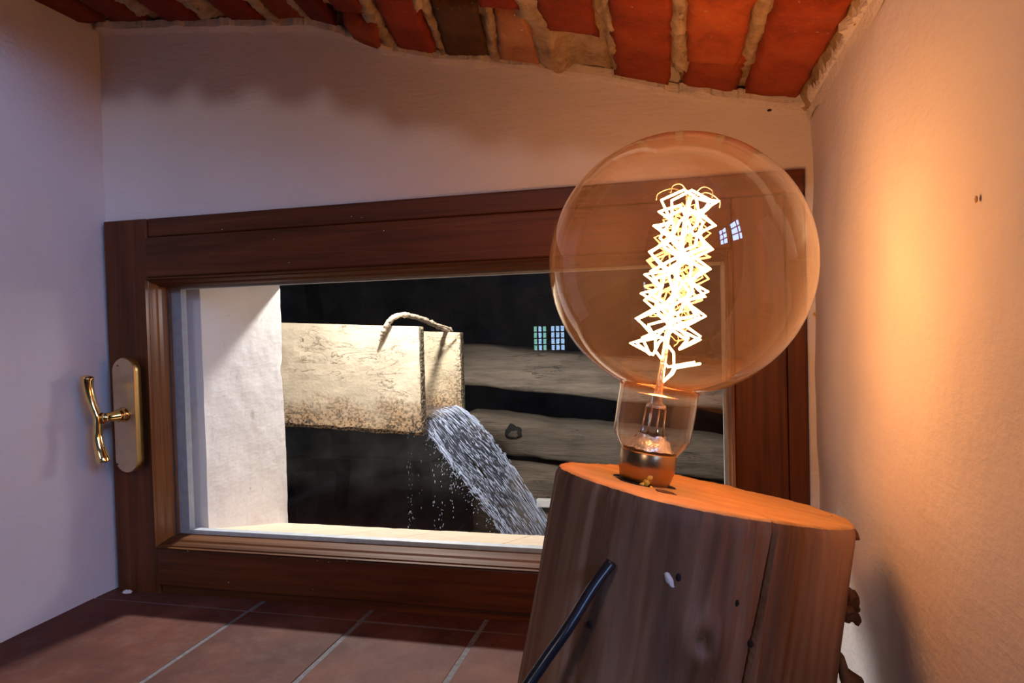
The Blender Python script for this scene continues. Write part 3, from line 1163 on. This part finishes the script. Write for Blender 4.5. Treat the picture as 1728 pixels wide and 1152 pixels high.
# water: what stands in the trough, and the falling sheet
bm = bmesh.new()
g = []
for i in range(31):
    row = []
    for k in range(21):
        x, y = lerp(-0.54, 0.172, i / 30), lerp(0.7785, 1.0395, k / 20)
        row.append(bm.verts.new((x, y, 0.139 + SLOPE * (x - 0.18) + 0.0012 * fbm((x, y, 0), 25, 3))))
    g.append(row)
for i in range(30):
    for k in range(20):
        bm.faces.new((g[i][k], g[i + 1][k], g[i + 1][k + 1], g[i][k + 1]))
tag(obj('trough_water', bm, M_WATER, smooth=True), 'shallow water lying in the bottom of the pale trough', 'water', kind='stuff')

NEAR = catmull([(0.140, 0.785, 0.140), (0.158, 0.788, 0.134), (0.182, 0.792, 0.098), (0.222, 0.800, 0.035), (0.268, 0.805, -0.024), (0.312, 0.81, -0.078), (0.362, 0.81, -0.147), (0.43, 0.81, -0.26)], 120)
FAR = catmull([(0.140, 1.034, 0.146), (0.180, 1.036, 0.138), (0.225, 1.038, 0.104), (0.262, 1.04, 0.062), (0.304, 1.04, 0.006), (0.345, 1.04, -0.056), (0.438, 1.04, -0.205), (0.50, 1.04, -0.32)], 120)


def stream(w, t):
    f = max(0, min(1, t)) * 120
    k = min(int(f), 119)
    a = NEAR[k].lerp(NEAR[k + 1], f - k)
    b = FAR[k].lerp(FAR[k + 1], f - k)
    p_ = a.lerp(b, w)
    p_.x += 0.020 * math.sin(PI * max(0, min(1, w))) * t
    p_.z += 0.006 * math.sin(PI * max(0, min(1, w))) * (0.3 + t)
    return p_


bm = bmesh.new()
nw, nt_ = 60, 90
g = []
for i in range(nw + 1):
    row = []
    for k in range(nt_ + 1):
        w, t = i / nw, k / nt_
        p_ = stream(w, t)
        rip = fbm((w * 26, t * 2.0, 0), 1.0, 4)
        p_ += Vector((0.6, 0, 0.8)) * 0.0040 * rip * min(1, 0.05 + t * 1.8)
        row.append(bm.verts.new(p_))
    g.append(row)
for i in range(nw):
    for k in range(nt_):
        w, t = i / nw, k / nt_
        hole = fbm((w * 22 + 7, t * 4.5, 3), 1.0, 3)
        if t > 0.45 and hole > 0.62 - 0.25 * t:
            continue
        bm.faces.new((g[i][k], g[i + 1][k], g[i + 1][k + 1], g[i][k + 1]))
falling = obj('falling_water', bm, M_WATER, smooth=True)
tag(falling, 'stream of splashing water pouring from the trough end past the window', 'water', kind='stuff')
bm = bmesh.new()
rs = random.Random(5)


def strand(w, t0, t1, r_, off):
    n_ = max(3, int((t1 - t0) * 40))
    pts = []
    for j in range(n_ + 1):
        t = lerp(t0, t1, j / n_)
        p_ = stream(w + 0.012 * fbm((w * 9, t * 4, 2), 1, 2), t) + off
        pts.append(p_)
    rr_ = [r_ * (0.25 + 0.75 * math.sin(PI * (0.08 + 0.84 * j / n_))) for j in range(n_ + 1)]
    tube(bm, pts, rr_, 4, True)


for i in range(1900):
    edge = rs.random()
    w = rs.random() if edge > 0.30 else (rs.random() ** 2.0 * 0.10 if edge < 0.16 else 1 - rs.random() ** 2 * 0.08)
    t0 = 0.07 + rs.random() ** 0.85 * 0.88
    ln = rs.uniform(0.012, 0.05) * (1.5 if t0 < 0.3 else 0.85)
    spread = 0.0008 + 0.010 * t0 * t0
    off = Vector((rs.gauss(0, spread), rs.gauss(0, spread), rs.gauss(0, spread) + 0.0015))
    strand(w, t0, min(1, t0 + ln), rs.uniform(0.0004, 0.0010), off)
for i in range(380):                                    # loose drops thrown off the inner edge
    t0 = rs.uniform(0.25, 0.95)
    off = Vector((-abs(rs.gauss(0, 0.018)) * (0.4 + t0), rs.gauss(0, 0.015), -abs(rs.gauss(0, 0.012))))
    p_ = stream(rs.uniform(0, 0.25), t0) + off
    mt = Matrix.Translation(p_) @ Matrix.Rotation(0.5, 4, 'Y') @ Matrix.Diagonal((1, 1, rs.uniform(1.2, 3.2), 1))
    bmesh.ops.create_icosphere(bm, subdivisions=1, radius=rs.uniform(0.0005, 0.0013), matrix=mt)
for x, z0, z1, nn in ((0.121, 0.10, -0.14, 34), (0.187, 0.06, -0.16, 18), (0.205, 0.03, -0.16, 20), (0.172, 0.10, 0.06, 5), (0.235, 0.02, -0.13, 26), (0.15, 0.05, -0.1, 8)):
    for j in range(nn):
        z = lerp(z0, z1, rs.random())
        mt = Matrix.Translation((x + rs.gauss(0, 0.0022), 0.80 + rs.gauss(0, 0.01), z)) @ Matrix.Diagonal((1, 1, rs.uniform(1.5, 5), 1))
        bmesh.ops.create_icosphere(bm, subdivisions=1, radius=rs.uniform(0.0004, 0.0010), matrix=mt)
o = obj('foam_strands', bm, M_FOAM, falling, smooth=True)
o['kind'] = 'stuff'

# wall of weathered logs across the yard
wall_log = struct(empty('wall_log', (0, 1.6, 0)))
TILT = -0.098


def log_beam(zc0, hh, x0, x1, y, depth, seed):
    """squared log, running along x and dropping with TILT; zc0 = centre height at x = 0"""
    bm = bmesh.new()
    n_, s_ = 70, 20
    rings = []
    for i in range(n_ + 1):
        x = lerp(x0, x1, i / n_)
        zc = zc0 + TILT * x
        ring = []
        for k in range(s_):
            a = 2 * PI * k / s_
            ca, sa = math.cos(a), math.sin(a)
            e = 0.35
            dy = math.copysign(abs(ca) ** e, ca) * depth * 0.5
            dz = math.copysign(abs(sa) ** e, sa) * hh * 0.5
            nn = 1 + 0.10 * fbm((x * 3, ca * 0.6 + seed * 5, sa * 0.6), 1.5, 4)
            ring.append(bm.verts.new((x, y + dy * nn, zc + dz * nn + 0.006 * fbm((x, seed, 0), 5, 4))))
        rings.append(ring)
    for a, b in zip(rings, rings[1:]):
        for k in range(s_):
            bm.faces.new((a[k], a[(k + 1) % s_], b[(k + 1) % s_], b[k]))
    bm.faces.new(rings[0][::-1])
    bm.faces.new(rings[-1])
    o = obj('beam', bm, M_BEAM, wall_log, smooth=True)
    o.color = (1, 1, 1, 1) if seed == 1 else (0.60, 0.58, 0.55, 1)     # lower logs tinted darker; partly trough and water shadow put into the colour
    o.matrix_parent_inverse = Matrix.Translation((0, -1.6, 0))
    return o


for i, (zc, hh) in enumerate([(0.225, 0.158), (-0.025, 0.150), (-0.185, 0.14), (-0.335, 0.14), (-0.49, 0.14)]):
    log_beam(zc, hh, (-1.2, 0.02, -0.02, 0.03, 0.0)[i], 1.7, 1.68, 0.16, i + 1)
# knot hollow on the second log: ragged dark bark with a paler heart
for nm, cx, cz, rx, rz, y, mt, ph in (('knot_hollow', 0.196, -0.022, 0.030, 0.025, 1.5955, M_DARKHOLE, 1.0), ('knot_heart', 0.199, -0.029, 0.019, 0.013, 1.5925, M_BEAM, 4.0)):
    bm = bmesh.new()
    bmesh.ops.create_icosphere(bm, subdivisions=3, radius=1.0)
    for v in bm.verts:
        k = 1 + 0.45 * fbm(v.co + Vector((ph, 0, 0)), 1.3, 3)
        v.co = Vector((cx + v.co.x * rx * k, y + v.co.y * 0.006, cz + v.co.z * rz * k))
    o = obj(nm, bm, mt, wall_log, True)
    o.color = (0.34, 0.32, 0.3, 1)
    o.matrix_parent_inverse = Matrix.Translation((0, -1.6, 0))
bm = bmesh.new()
add_box(bm, 0.280, 0.336, 1.575, 1.60, -0.292, -0.262, bev=0.004)
o = obj('batten', bm, M_PLASTER_OUT, wall_log)
o.matrix_parent_inverse = Matrix.Translation((0, -1.6, 0))
# dark stonework behind and above, and the dark yard
bm = bmesh.new()
n_ = 60
g = []
for i in range(n_ + 1):
    row = []
    for k in range(n_ + 1):
        x, z = lerp(-3, 3, i / n_), lerp(-1.5, 2.5, k / n_)
        row.append(bm.verts.new((x, 2.05 + 0.10 * fbm((x, 0, z), 3.0, 5), z)))
    g.append(row)
for i in range(n_):
    for k in range(n_):
        bm.faces.new((g[i][k], g[i + 1][k], g[i + 1][k + 1], g[i][k + 1]))
struct(obj('wall_yard', bm, M_YARD_DARK))
struct(box('ground', (-3, 3, 0.28, 2.2, -1.3, -1.2), M_YARD_DARK))

# ------------------------------------------------------------------ the room behind the camera
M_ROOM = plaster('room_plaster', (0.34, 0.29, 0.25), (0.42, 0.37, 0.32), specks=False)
# lintel wall above the niche and wall to its left
bm = bmesh.new()
prev = None
n_ = 60
for i in range(n_ + 1):
    x = lerp(-0.03, 1.05, i / n_)
    zb = vault(x) + 0.012
    vs = [bm.verts.new((x, YF + dy, z)) for dy, z in ((0.0, zb), (0.0, 2.3), (0.08, 2.3), (0.08, zb))]
    if prev:
        for k in range(4):
            bm.faces.new((prev[k], prev[(k + 1) % 4], vs[(k + 1) % 4], vs[k]))
    prev = vs
struct(obj('wall_front', bm, M_ROOM))
RX0, RX1, RY0, RZ0, RZ1 = -2.6, 2.5, -4.6, -0.75, 2.3
struct(box('wall_front_left', (RX0, -0.03, YF, YF + 0.08, RZ0, RZ1), M_ROOM))
struct(box('wall_front_right', (1.05, RX1, YR, YR + 0.08, RZ0, RZ1), M_ROOM))
struct(box('wall_front_low', (-0.03, 1.05, -0.66, -0.60, RZ0, -0.061), M_ROOM))
struct(box('wall_side', (RX0 - 0.1, RX0, RY0, YF, RZ0, RZ1), M_ROOM))
struct(box('floor_room', (RX0, RX1, RY0, -0.66, RZ0 - 0.1, RZ0), M_TILE))
struct(box('ceiling_room', (RX0, RX1, RY0, YF, RZ1, RZ1 + 0.1), M_ROOM))


def holed_wall(name, plane, at, thick, a0, a1, z0, z1, holes):
    """wall with rectangular openings; plane 'x' or 'y', a = the other horizontal axis"""
    bm = bmesh.new()
    cuts = sorted({a0, a1, *[h[0] for h in holes], *[h[1] for h in holes]})
    for c0, c1 in zip(cuts, cuts[1:]):
        mid = (c0 + c1) / 2
        hs = [h for h in holes if h[0] < mid < h[1]]
        spans = [(z0, z1)] if not hs else [(z0, hs[0][2]), (hs[0][3], z1)]
        for s0, s1 in spans:
            if plane == 'x':
                add_box(bm, at, at + thick, c0, c1, s0, s1)
            else:
                add_box(bm, c0, c1, at, at + thick, s0, s1)
    return struct(obj(name, bm, M_ROOM))


def lit_window(name, plane, at, a0, a1, z0, z1, na, nz, mats, bar):
    w = struct(empty(name))
    da, dz = (a1 - a0) / na, (z1 - z0) / nz
    for i in range(na):
        for k in range(nz):
            p0, p1, q0, q1 = a0 + i * da, a0 + (i + 1) * da, z0 + k * dz, z0 + (k + 1) * dz
            bm = bmesh.new()
            if plane == 'x':
                add_box(bm, at + 0.010, at + 0.014, p0, p1, q0, q1)
            else:
                add_box(bm, p0, p1, at - 0.014, at - 0.010, q0, q1)
            obj('pane', bm, mats[(i * 7 + k * 3) % len(mats)], w)
    for i in range(na + 1):
        c = a0 + i * da
        bm = bmesh.new()
        if plane == 'x':
            add_box(bm, at - 0.012, at + 0.009, c - bar, c + bar, z0, z1)
        else:
            add_box(bm, c - bar, c + bar, at - 0.009, at + 0.012, z0, z1)
        obj('glazing_bar', bm, M_WOOD_Z, w)
    for k in range(nz + 1):
        c = z0 + k * dz
        bm = bmesh.new()
        if plane == 'x':
            add_box(bm, at - 0.011, at + 0.008, a0, a1, c - bar, c + bar)
        else:
            add_box(bm, a0, a1, at - 0.008, at + 0.011, c - bar, c + bar)
        obj('glazing_bar', bm, M_WOOD_X, w)
    return w


# windows: a pair of small ones far back, and the big side windows on the right
FZ0, FZ1 = 0.15, 0.36
YW = -4.6
holed_wall('wall_room_back', 'y', YW - 0.1, 0.1, RX0, RX1, RZ0, RZ1, [(-0.39, -0.27, FZ0, FZ1), (-0.245, -0.12, FZ0, FZ1)])
lit_window('window_2', 'y', YW - 0.02, -0.388, -0.272, FZ0 + .002, FZ1 - .002, 3, 4, [M_SKYPANE_GREEN, M_SKYPANE_FAR, M_SKYPANE_GREEN], 0.005)
lit_window('window_3', 'y', YW - 0.02, -0.243, -0.122, FZ0 + .002, FZ1 - .002, 3, 4, [M_SKYPANE_FAR], 0.005)
holed_wall('wall_room_right', 'x', RX1, 0.1, RY0, YR, RZ0, RZ1, [(-2.15, -1.45, 0.95, 1.60), (-2.95, -2.40, 0.95, 1.60)])
lit_window('window_4', 'x', RX1 + 0.02, -2.145, -1.455, 0.955, 1.595, 2, 3, [M_SKYPANE], 0.018)
lit_window('window_5', 'x', RX1 + 0.02, -2.945, -2.405, 0.955, 1.595, 2, 3, [M_SKYPANE], 0.018)

# ------------------------------------------------------------------ the lamp: tilted log with a giant globe bulb
LAMP_SCALE = 1.50
ZB = 0.12283            # foot of the log in the lamp's own modelling units
lampo = empty('table_lamp', (0.75340, -0.32920, 0.0))
lampo.scale = (LAMP_SCALE,) * 3
tag(lampo, 'table lamp of a peeled log topped by a giant glowing amber globe bulb', 'lamp')
INV = Matrix.Translation((-0.77, 0.49, -ZB))
AX = Vector((0.172, 0.067, 0.983)).normalized()
BC = Vector((0.80233, -0.47606, 0.39488))
NRM = Vector((0.2, 0.11, 0.97)).normalized()
PD = Vector((0.81235, -0.47934, 0.28487))
E1 = Vector((1, 0, -0.2 / 0.97)).normalized()
E2 = NRM.cross(E1)
TOPC = PD + E2 * 0.008


def frame_of(axis, origin):
    z = axis
    x = (Vector((1, 0, 0)) - z * z.x).normalized()
    y = z.cross(x)
    return Matrix(((x.x, y.x, z.x, origin.x), (x.y, y.y, z.y, origin.y), (x.z, y.z, z.z, origin.z), (0, 0, 0, 1)))


ML = frame_of(AX, TOPC)
MLI = ML.inverted()
MB = frame_of(AX, BC)

# outline of the top (angle in degrees -> radius)
OA = [(-197, .0735), (-183, .068), (-166, .061), (-153, .0715)]
OUT = sorted([(197 - 360, .0735), (166 - 0, .061), (133, .0575), (100, .0545), (68, .0610), (47, .0720), (27, .0775), (10.8, .0735), (-5, .066), (-22, .0585), (-40, .0520), (-62, .0500), (-90, .0545), (-112, .0630), (-138, .0680), (-153, .0725), (180, .068)])


def outline_r(a):
    d = math.degrees(a)
    d = (d + 180) % 360 - 180
    xs = [o_[0] for o_ in OUT]
    ys = [o_[1] for o_ in OUT]
    xs = [xs[-1] - 360] + xs + [xs[0] + 360]
    ys = [ys[-1]] + ys + [ys[0]]
    tot = 0
    for s_, w_ in ((-6, .25), (0, .5), (6, .25)):
        tot += w_ * interp(d + s_, xs, ys)
    return tot


CRK = math.radians(-57)
angs = [2 * PI * k / 300 - PI for k in range(300)]
angs += [CRK + math.radians(-16.0 + 0.30 * k) for k in range(64)]
angs = sorted(angs)
NL = 60
rings = []
bm = bmesh.new()
KN = [(-85, 0.052, 0.006, 9, 0.010), (-128, 0.085, 0.003, 5, 0.006)]
for j in range(NL + 1):
    h = (j / NL) ** 1.0 * 0.235         # distance below the cut
    ring = []
    for a in angs:
        r_ = outline_r(a) * (1 + 0.10 * h / 0.1 * 0.35)
        # long facets and fluting
        r_ *= 1 + 0.010 * fbm((math.cos(a) * 2.2, math.sin(a) * 2.2, h * 2.5), 2.0, 3)
        r_ += 0.0011 * fbm((math.cos(a) * 14, math.sin(a) * 14, h * 6), 1.0, 3)
        if h < 0.004:
            r_ -= 0.0012 * (1 - h / 0.004) - 0.0008 * fbm((a * 9, 0, 0), 3, 3)
        for ka, kh, kr, kw, kl in KN:
            da = (math.degrees(a) - ka + 180) % 360 - 180
            q = math.exp(-(da / kw) ** 2 - ((h - kh) / kl) ** 2)
            r_ += kr * (q - 1.5 * math.exp(-(da / (kw * .35)) ** 2 - ((h - kh + .001) / (kl * .35)) ** 2))
        # drying crack
        cw = math.radians(1.15 + 0.65 * min(1, h / 0.02) + 0.15 * fbm((h, 0, 0), 60, 2))
        dc = abs(a - CRK + 1.0 * h - 0.010 * math.sin(h * 60))
        if dc < cw:
            r_ -= 0.030 * (1 - (dc / cw) ** 3)
        # top ring lies in the sawn plane: local z solves the plane
        x_, y_ = r_ * math.cos(a), r_ * math.sin(a)
        ring.append((x_, y_, h))
    rings.append(ring)
# convert: along AX from the sawn plane
nl = (ML.to_3x3().transposed() @ NRM)
vr = []
for ring in rings:
    row = []
    for x_, y_, h in ring:
        z_ = -(nl.x * x_ + nl.y * y_) / nl.z - h
        wz = (ML @ Vector((x_, y_, z_))).z
        if wz < ZB + 0.0004:
            z_ += (ZB + 0.0004 - wz) / AX.z
        row.append(bm.verts.new((x_, y_, z_)))
    vr.append(row)
na = len(angs)
for a, b in zip(vr, vr[1:]):
    for k in range(na):
        bm.faces.new((a[k], b[k], b[(k + 1) % na], a[(k + 1) % na]))
bm.faces.new(vr[-1])
logo = obj('log_base', bm, M_LOG, lampo, smooth=True)
logo.matrix_parent_inverse = INV
logo.matrix_basis = ML
logo['label'] = 'peeled reddish log body with a long drying crack'
# sawn top
bm = bmesh.new()
SR = [1.0, 0.985, 0.93, 0.8, 0.6, 0.4, 0.2]
base_loc = MLI @ (BC - AX * 0.1067)
tr_ = []
for s_ in SR:
    row = []
    for (x_, y_, h) in rings[0]:
        xx, yy = x_ * s_, y_ * s_
        z_ = -(nl.x * xx + nl.y * yy) / nl.z + (0.0009 if s_ < 0.99 else 0.0) + (0.0007 * fbm((xx, yy, 0), 60, 3) if s_ < 0.99 else 0)
        row.append(bm.verts.new((xx, yy, z_)))
    tr_.append(row)
for a, b in zip(tr_, tr_[1:]):
    for k in range(na):
        bm.faces.new((a[k], b[k], b[(k + 1) % na], a[(k + 1) % na]))
bm.faces.new(tr_[-1])
o = obj('sawn_top', bm, M_CUT, logo, smooth=True)
o['label'] = 'bare orange sawn top face of the log'


def lp(name, bm, mat, parent=None, smooth=True):
    """part given in world coordinates"""
    if parent is None:
        o_ = obj(name, bm, mat, lampo, smooth)
        o_.matrix_parent_inverse = INV
    else:
        o_ = obj(name, bm, mat, parent, smooth)
        if parent is logo:
            o_.matrix_parent_inverse = MLI
    return o_


# socket bore: dark collar round the cap
bm = bmesh.new()
lathe(bm, [(0.0, 0.0016), (0.0150, 0.0016), (0.0156, 0.0006), (0.0158, -0.001)], 40)
bmesh.ops.transform(bm, matrix=frame_of(NRM, BC - AX * 0.1063), verts=bm.verts)
for v in bm.verts:
    v.co += (E1 * fbm(v.co, 90, 2) + E2 * fbm(v.co + Vector((3, 0, 0)), 90, 2)) * 0.001
lp('socket_bore', bm, M_DARKHOLE, logo)


def knot_spur(pts, rad):
    bm = bmesh.new()
    tube(bm, catmull(pts, 14), [rad[min(int(i / 14 * (len(rad) - 1)), len(rad) - 2)] * (1 - (i / 14 * (len(rad) - 1)) % 1) + rad[min(int(i / 14 * (len(rad) - 1)) + 1, len(rad) - 1)] * ((i / 14 * (len(rad) - 1)) % 1) if i < 14 else rad[-1] for i in range(15)], 12)
    for v in bm.verts:
        v.co += Vector((fbm(v.co, 150, 3), 0.5 * fbm(v.co, 170, 3), fbm(v.co + Vector((4, 0, 0)), 150, 3))) * 0.0028
    lp('knot_spur', bm, M_LOG, logo)


knot_spur([(0.872, -0.452, 0.2640), (0.879, -0.450, 0.2630), (0.8845, -0.4485, 0.2605)], [0.0055, 0.004, 0.0014])
knot_spur([(0.874, -0.453, 0.2410), (0.8775, -0.4515, 0.2350), (0.8812, -0.4500, 0.2285), (0.8855, -0.4490, 0.2235)], [0.002, 0.0040, 0.0042, 0.0012])
knot_spur([(0.874, -0.453, 0.2260), (0.8805, -0.4505, 0.2225), (0.8848, -0.4490, 0.2195)], [0.0050, 0.0044, 0.0016])
knot_spur([(0.871, -0.455, 0.210), (0.8745, -0.453, 0.200), (0.8785, -0.452, 0.191), (0.884, -0.451, 0.180), (0.889, -0.450, 0.168)], [0.0015, 0.0028, 0.0038, 0.0045, 0.0040])


def surf_point(a_deg, h):
    a = math.radians(a_deg)
    r_ = outline_r(a) * (1 + 0.035 * h / 0.1)
    x_, y_ = r_ * math.cos(a), r_ * math.sin(a)
    return ML @ Vector((x_, y_, -(nl.x * x_ + nl.y * y_) / nl.z - h))


# resin mark and amber crumb on the sawn top, pale scar in the bark side
bm = bmesh.new()
c0 = PD + E1 * -0.0185 + E2 * -0.0235 + NRM * 0.0011
pts = [c0 + E1 * dx + E2 * dy for dx, dy in ((-0.0045, 0.0010), (-0.001, 0.0030), (0.0035, 0.0012), (0.0045, -0.0026), (0.0005, -0.0020), (-0.0035, -0.0018))]
tube(bm, pts, 0.00035, 6, closed=True)
lp('resin_mark', bm, M_RESIN, logo)
bm = bmesh.new()
for dx, dy, dz, r_ in ((0, 0, 0.0035, 0.0017), (0.0012, 0.0, 0.0062, 0.0014), (-0.0018, -0.0005, 0.0022, 0.0012), (0.0026, -0.001, 0.002, 0.0009)):
    bmesh.ops.create_icosphere(bm, subdivisions=2, radius=r_, matrix=Matrix.Translation(BC - AX * 0.1067 - E2 * 0.0125 + E1 * (dx + 0.001) + E2 * dy + NRM * dz))
for v in bm.verts:
    v.co += Vector((1, 1, 1)) * 0.0006 * fbm(v.co, 500, 2)
lp('amber_crumb', bm, M_FLECK, logo)
bm = bmesh.new()
sc_ = surf_point(-101, 0.0300)
bmesh.ops.create_icosphere(bm, subdivisions=3, radius=1.0, matrix=Matrix.Translation(sc_) @ Matrix.Rotation(-0.35, 4, 'Y') @ Matrix.Diagonal((0.0013, 0.0012, 0.0034, 1)))
for v in bm.verts:
    v.co += Vector((fbm(v.co, 260, 3), 0, fbm(v.co + Vector((2, 0, 0)), 260, 3))) * 0.0014
lp('pale_scar', bm, M_PLASTER, logo)
for a_, h_ in ((-127, 0.058), (-72, 0.034), (-62, 0.050), (-98, 0.028)):
    bm = bmesh.new()
    bmesh.ops.create_icosphere(bm, subdivisions=2, radius=1.0, matrix=Matrix.Translation(surf_point(a_, h_)) @ Matrix.Diagonal((0.0012, 0.0012, 0.0017, 1)))
    lp('worm_hole', bm, M_DARKHOLE, logo)

# cord out of the log side down to the tiles
hole = Vector((0.7629, -0.5439, 0.2572))
pts = [hole + Vector((0.010, 0.012, 0.012)), hole + Vector((0.003, 0.004, 0.004)), (0.7575, -0.5500, 0.2492), (0.7485, -0.5570, 0.2375), (0.7400, -0.5640, 0.2255), (0.726, -0.572, 0.200), (0.712, -0.578, 0.155), (0.705, -0.580, 0.105), (0.690, -0.582, ZB + 0.0028), (0.66, -0.584, ZB + 0.0026), (0.60, -0.586, ZB + 0.0026)]
bm = bmesh.new()
tube(bm, catmull(pts, 90), 0.0024, 12)
o = lp('power_cord', bm, M_CORD)
o['label'] = 'black power cord coming out of the log side'

# globe bulb
R0 = 0.0618
prof = []
sN = -0.0588
aN = math.acos(sN / R0)
for i in range(61):
    a = aN * i / 60
    prof.append((R0 * math.sin(a) + 1e-9, R0 * math.cos(a)))
prof[0] = (0.0, R0)
prof += [(0.0188, -0.0598), (0.0186, -0.0620), (0.0186, -0.068), (0.0185, -0.076), (0.0183, -0.0822), (0.0176, -0.0836), (0.0160, -0.0860), (0.0142, -0.0885), (0.0131, -0.0902)]
bm = bmesh.new()
lathe(bm, prof[::-1], 96)
bulb = obj('globe_bulb', bm, M_BULB, lampo, smooth=True)
bulb.matrix_parent_inverse = INV
bulb.matrix_basis = MB
bulb['label'] = 'giant amber glass globe with clear neck'


def bpart(name, bm, mat, smooth=True):
    return obj(name, bm, mat, bulb, smooth)


# screw cap
bm = bmesh.new()
lathe(bm, [(0.0128, -0.0895), (0.0133, -0.0905), (0.0133, -0.0985), (0.0128, -0.100), (0.0124, -0.1020), (0.0115, -0.1045), (0.0108, -0.1062), (0.0, -0.1062)], 48)
bpart('screw_cap', bm, M_CAP)
# glass press and stem
bm = bmesh.new()
lathe(bm, [(0.0112, -0.0885), (0.0105, -0.0870), (0.0085, -0.0845), (0.0070, -0.0830), (0.0066, -0.0815)], 24)
for v in bm.verts:
    v.co.x += 0.0014 * fbm(v.co, 330, 3)
    v.co.y += 0.0014 * fbm(v.co + Vector((5, 0, 0)), 330, 3)
    v.co.z += 0.0010 * fbm(v.co + Vector((9, 0, 0)), 330, 3)
bpart('glass_press', bm, M_STEM)
for x_, y_ in ((-0.0050, 0.0), (-0.0018, -0.002), (0.0018, 0.002), (0.0050, 0.0)):
    bm = bmesh.new()
    tube(bm, [(x_ * 1.15, y_, -0.0835), (x_, y_, -0.078), (x_ * 0.9, y_, -0.0690)], 0.00045, 6)
    bpart('support_wire', bm, M_WIRE)
bm = bmesh.new()
lathe(bm, [(0.0, -0.0690), (0.0050, -0.0688), (0.0046, -0.0672), (0.0026, -0.0660), (0.0022, -0.062), (0.0016, -0.0560), (0.0014, -0.045), (0.0012, 0.0), (0.0012, 0.030), (0.0018, 0.033), (0.0, 0.0345)], 20)
bpart('glass_stem', bm, M_STEM)
bm = bmesh.new()
lathe(bm, [(0.0016, -0.0636), (0.0098, -0.0632), (0.0100, -0.0628), (0.0016, -0.0622)], 32)
bpart('heat_disc', bm, M_STEM)

# zigzag cage filament: wire swings in and out while it winds round the stem
bm = bmesh.new()
rf = random.Random(21)
for st, (ph, dirn) in enumerate(((0.0, 1), (0.55, 1))):
    pts = []
    N = 66
    for i in range(N + 1):
        t = i / N
        z = lerp(-0.0440, 0.0325, t)
        a = ph + t * 2 * PI * 7.0
        ro = lerp(0.0168, 0.0138, t)
        if i % 2 == 0:
            pts.append((ro * math.cos(a), ro * math.sin(a), z + rf.uniform(-.0012, .0012)))
        else:
            pts.append((0.0068 * math.cos(a), 0.0068 * math.sin(a), z + (0.0058 if (i // 2) % 2 else -0.0058)))
    pts = [(0.0014, 0.0005, -0.0560), (0.0052 * math.cos(ph), 0.0052 * math.sin(ph), -0.0515), (0.0062 * math.cos(ph), 0.0062 * math.sin(ph), -0.0485)] + pts + [(0.002, -0.001 * st, 0.0330)]
    dense = []
    for a, b in zip(pts, pts[1:]):
        for j in range(2):
            dense.append(Vector(a).lerp(Vector(b), j / 2))
    dense.append(Vector(pts[-1]))
    tube(bm, dense, 0.00060, 5)
bpart('filament', bm, M_FILAMENT)
bm = bmesh.new()
for k in range(5):
    a = 2 * PI * k / 5 + 0.4
    tube(bm, catmull([(0.001, 0, 0.0325), (0.008 * math.cos(a), 0.008 * math.sin(a), 0.0370), (0.0152 * math.cos(a), 0.0152 * math.sin(a), 0.0345), (0.0160 * math.cos(a), 0.0160 * math.sin(a), 0.0310)], 10), 0.00030, 5)
bpart('filament_hooks', bm, M_WIRE)
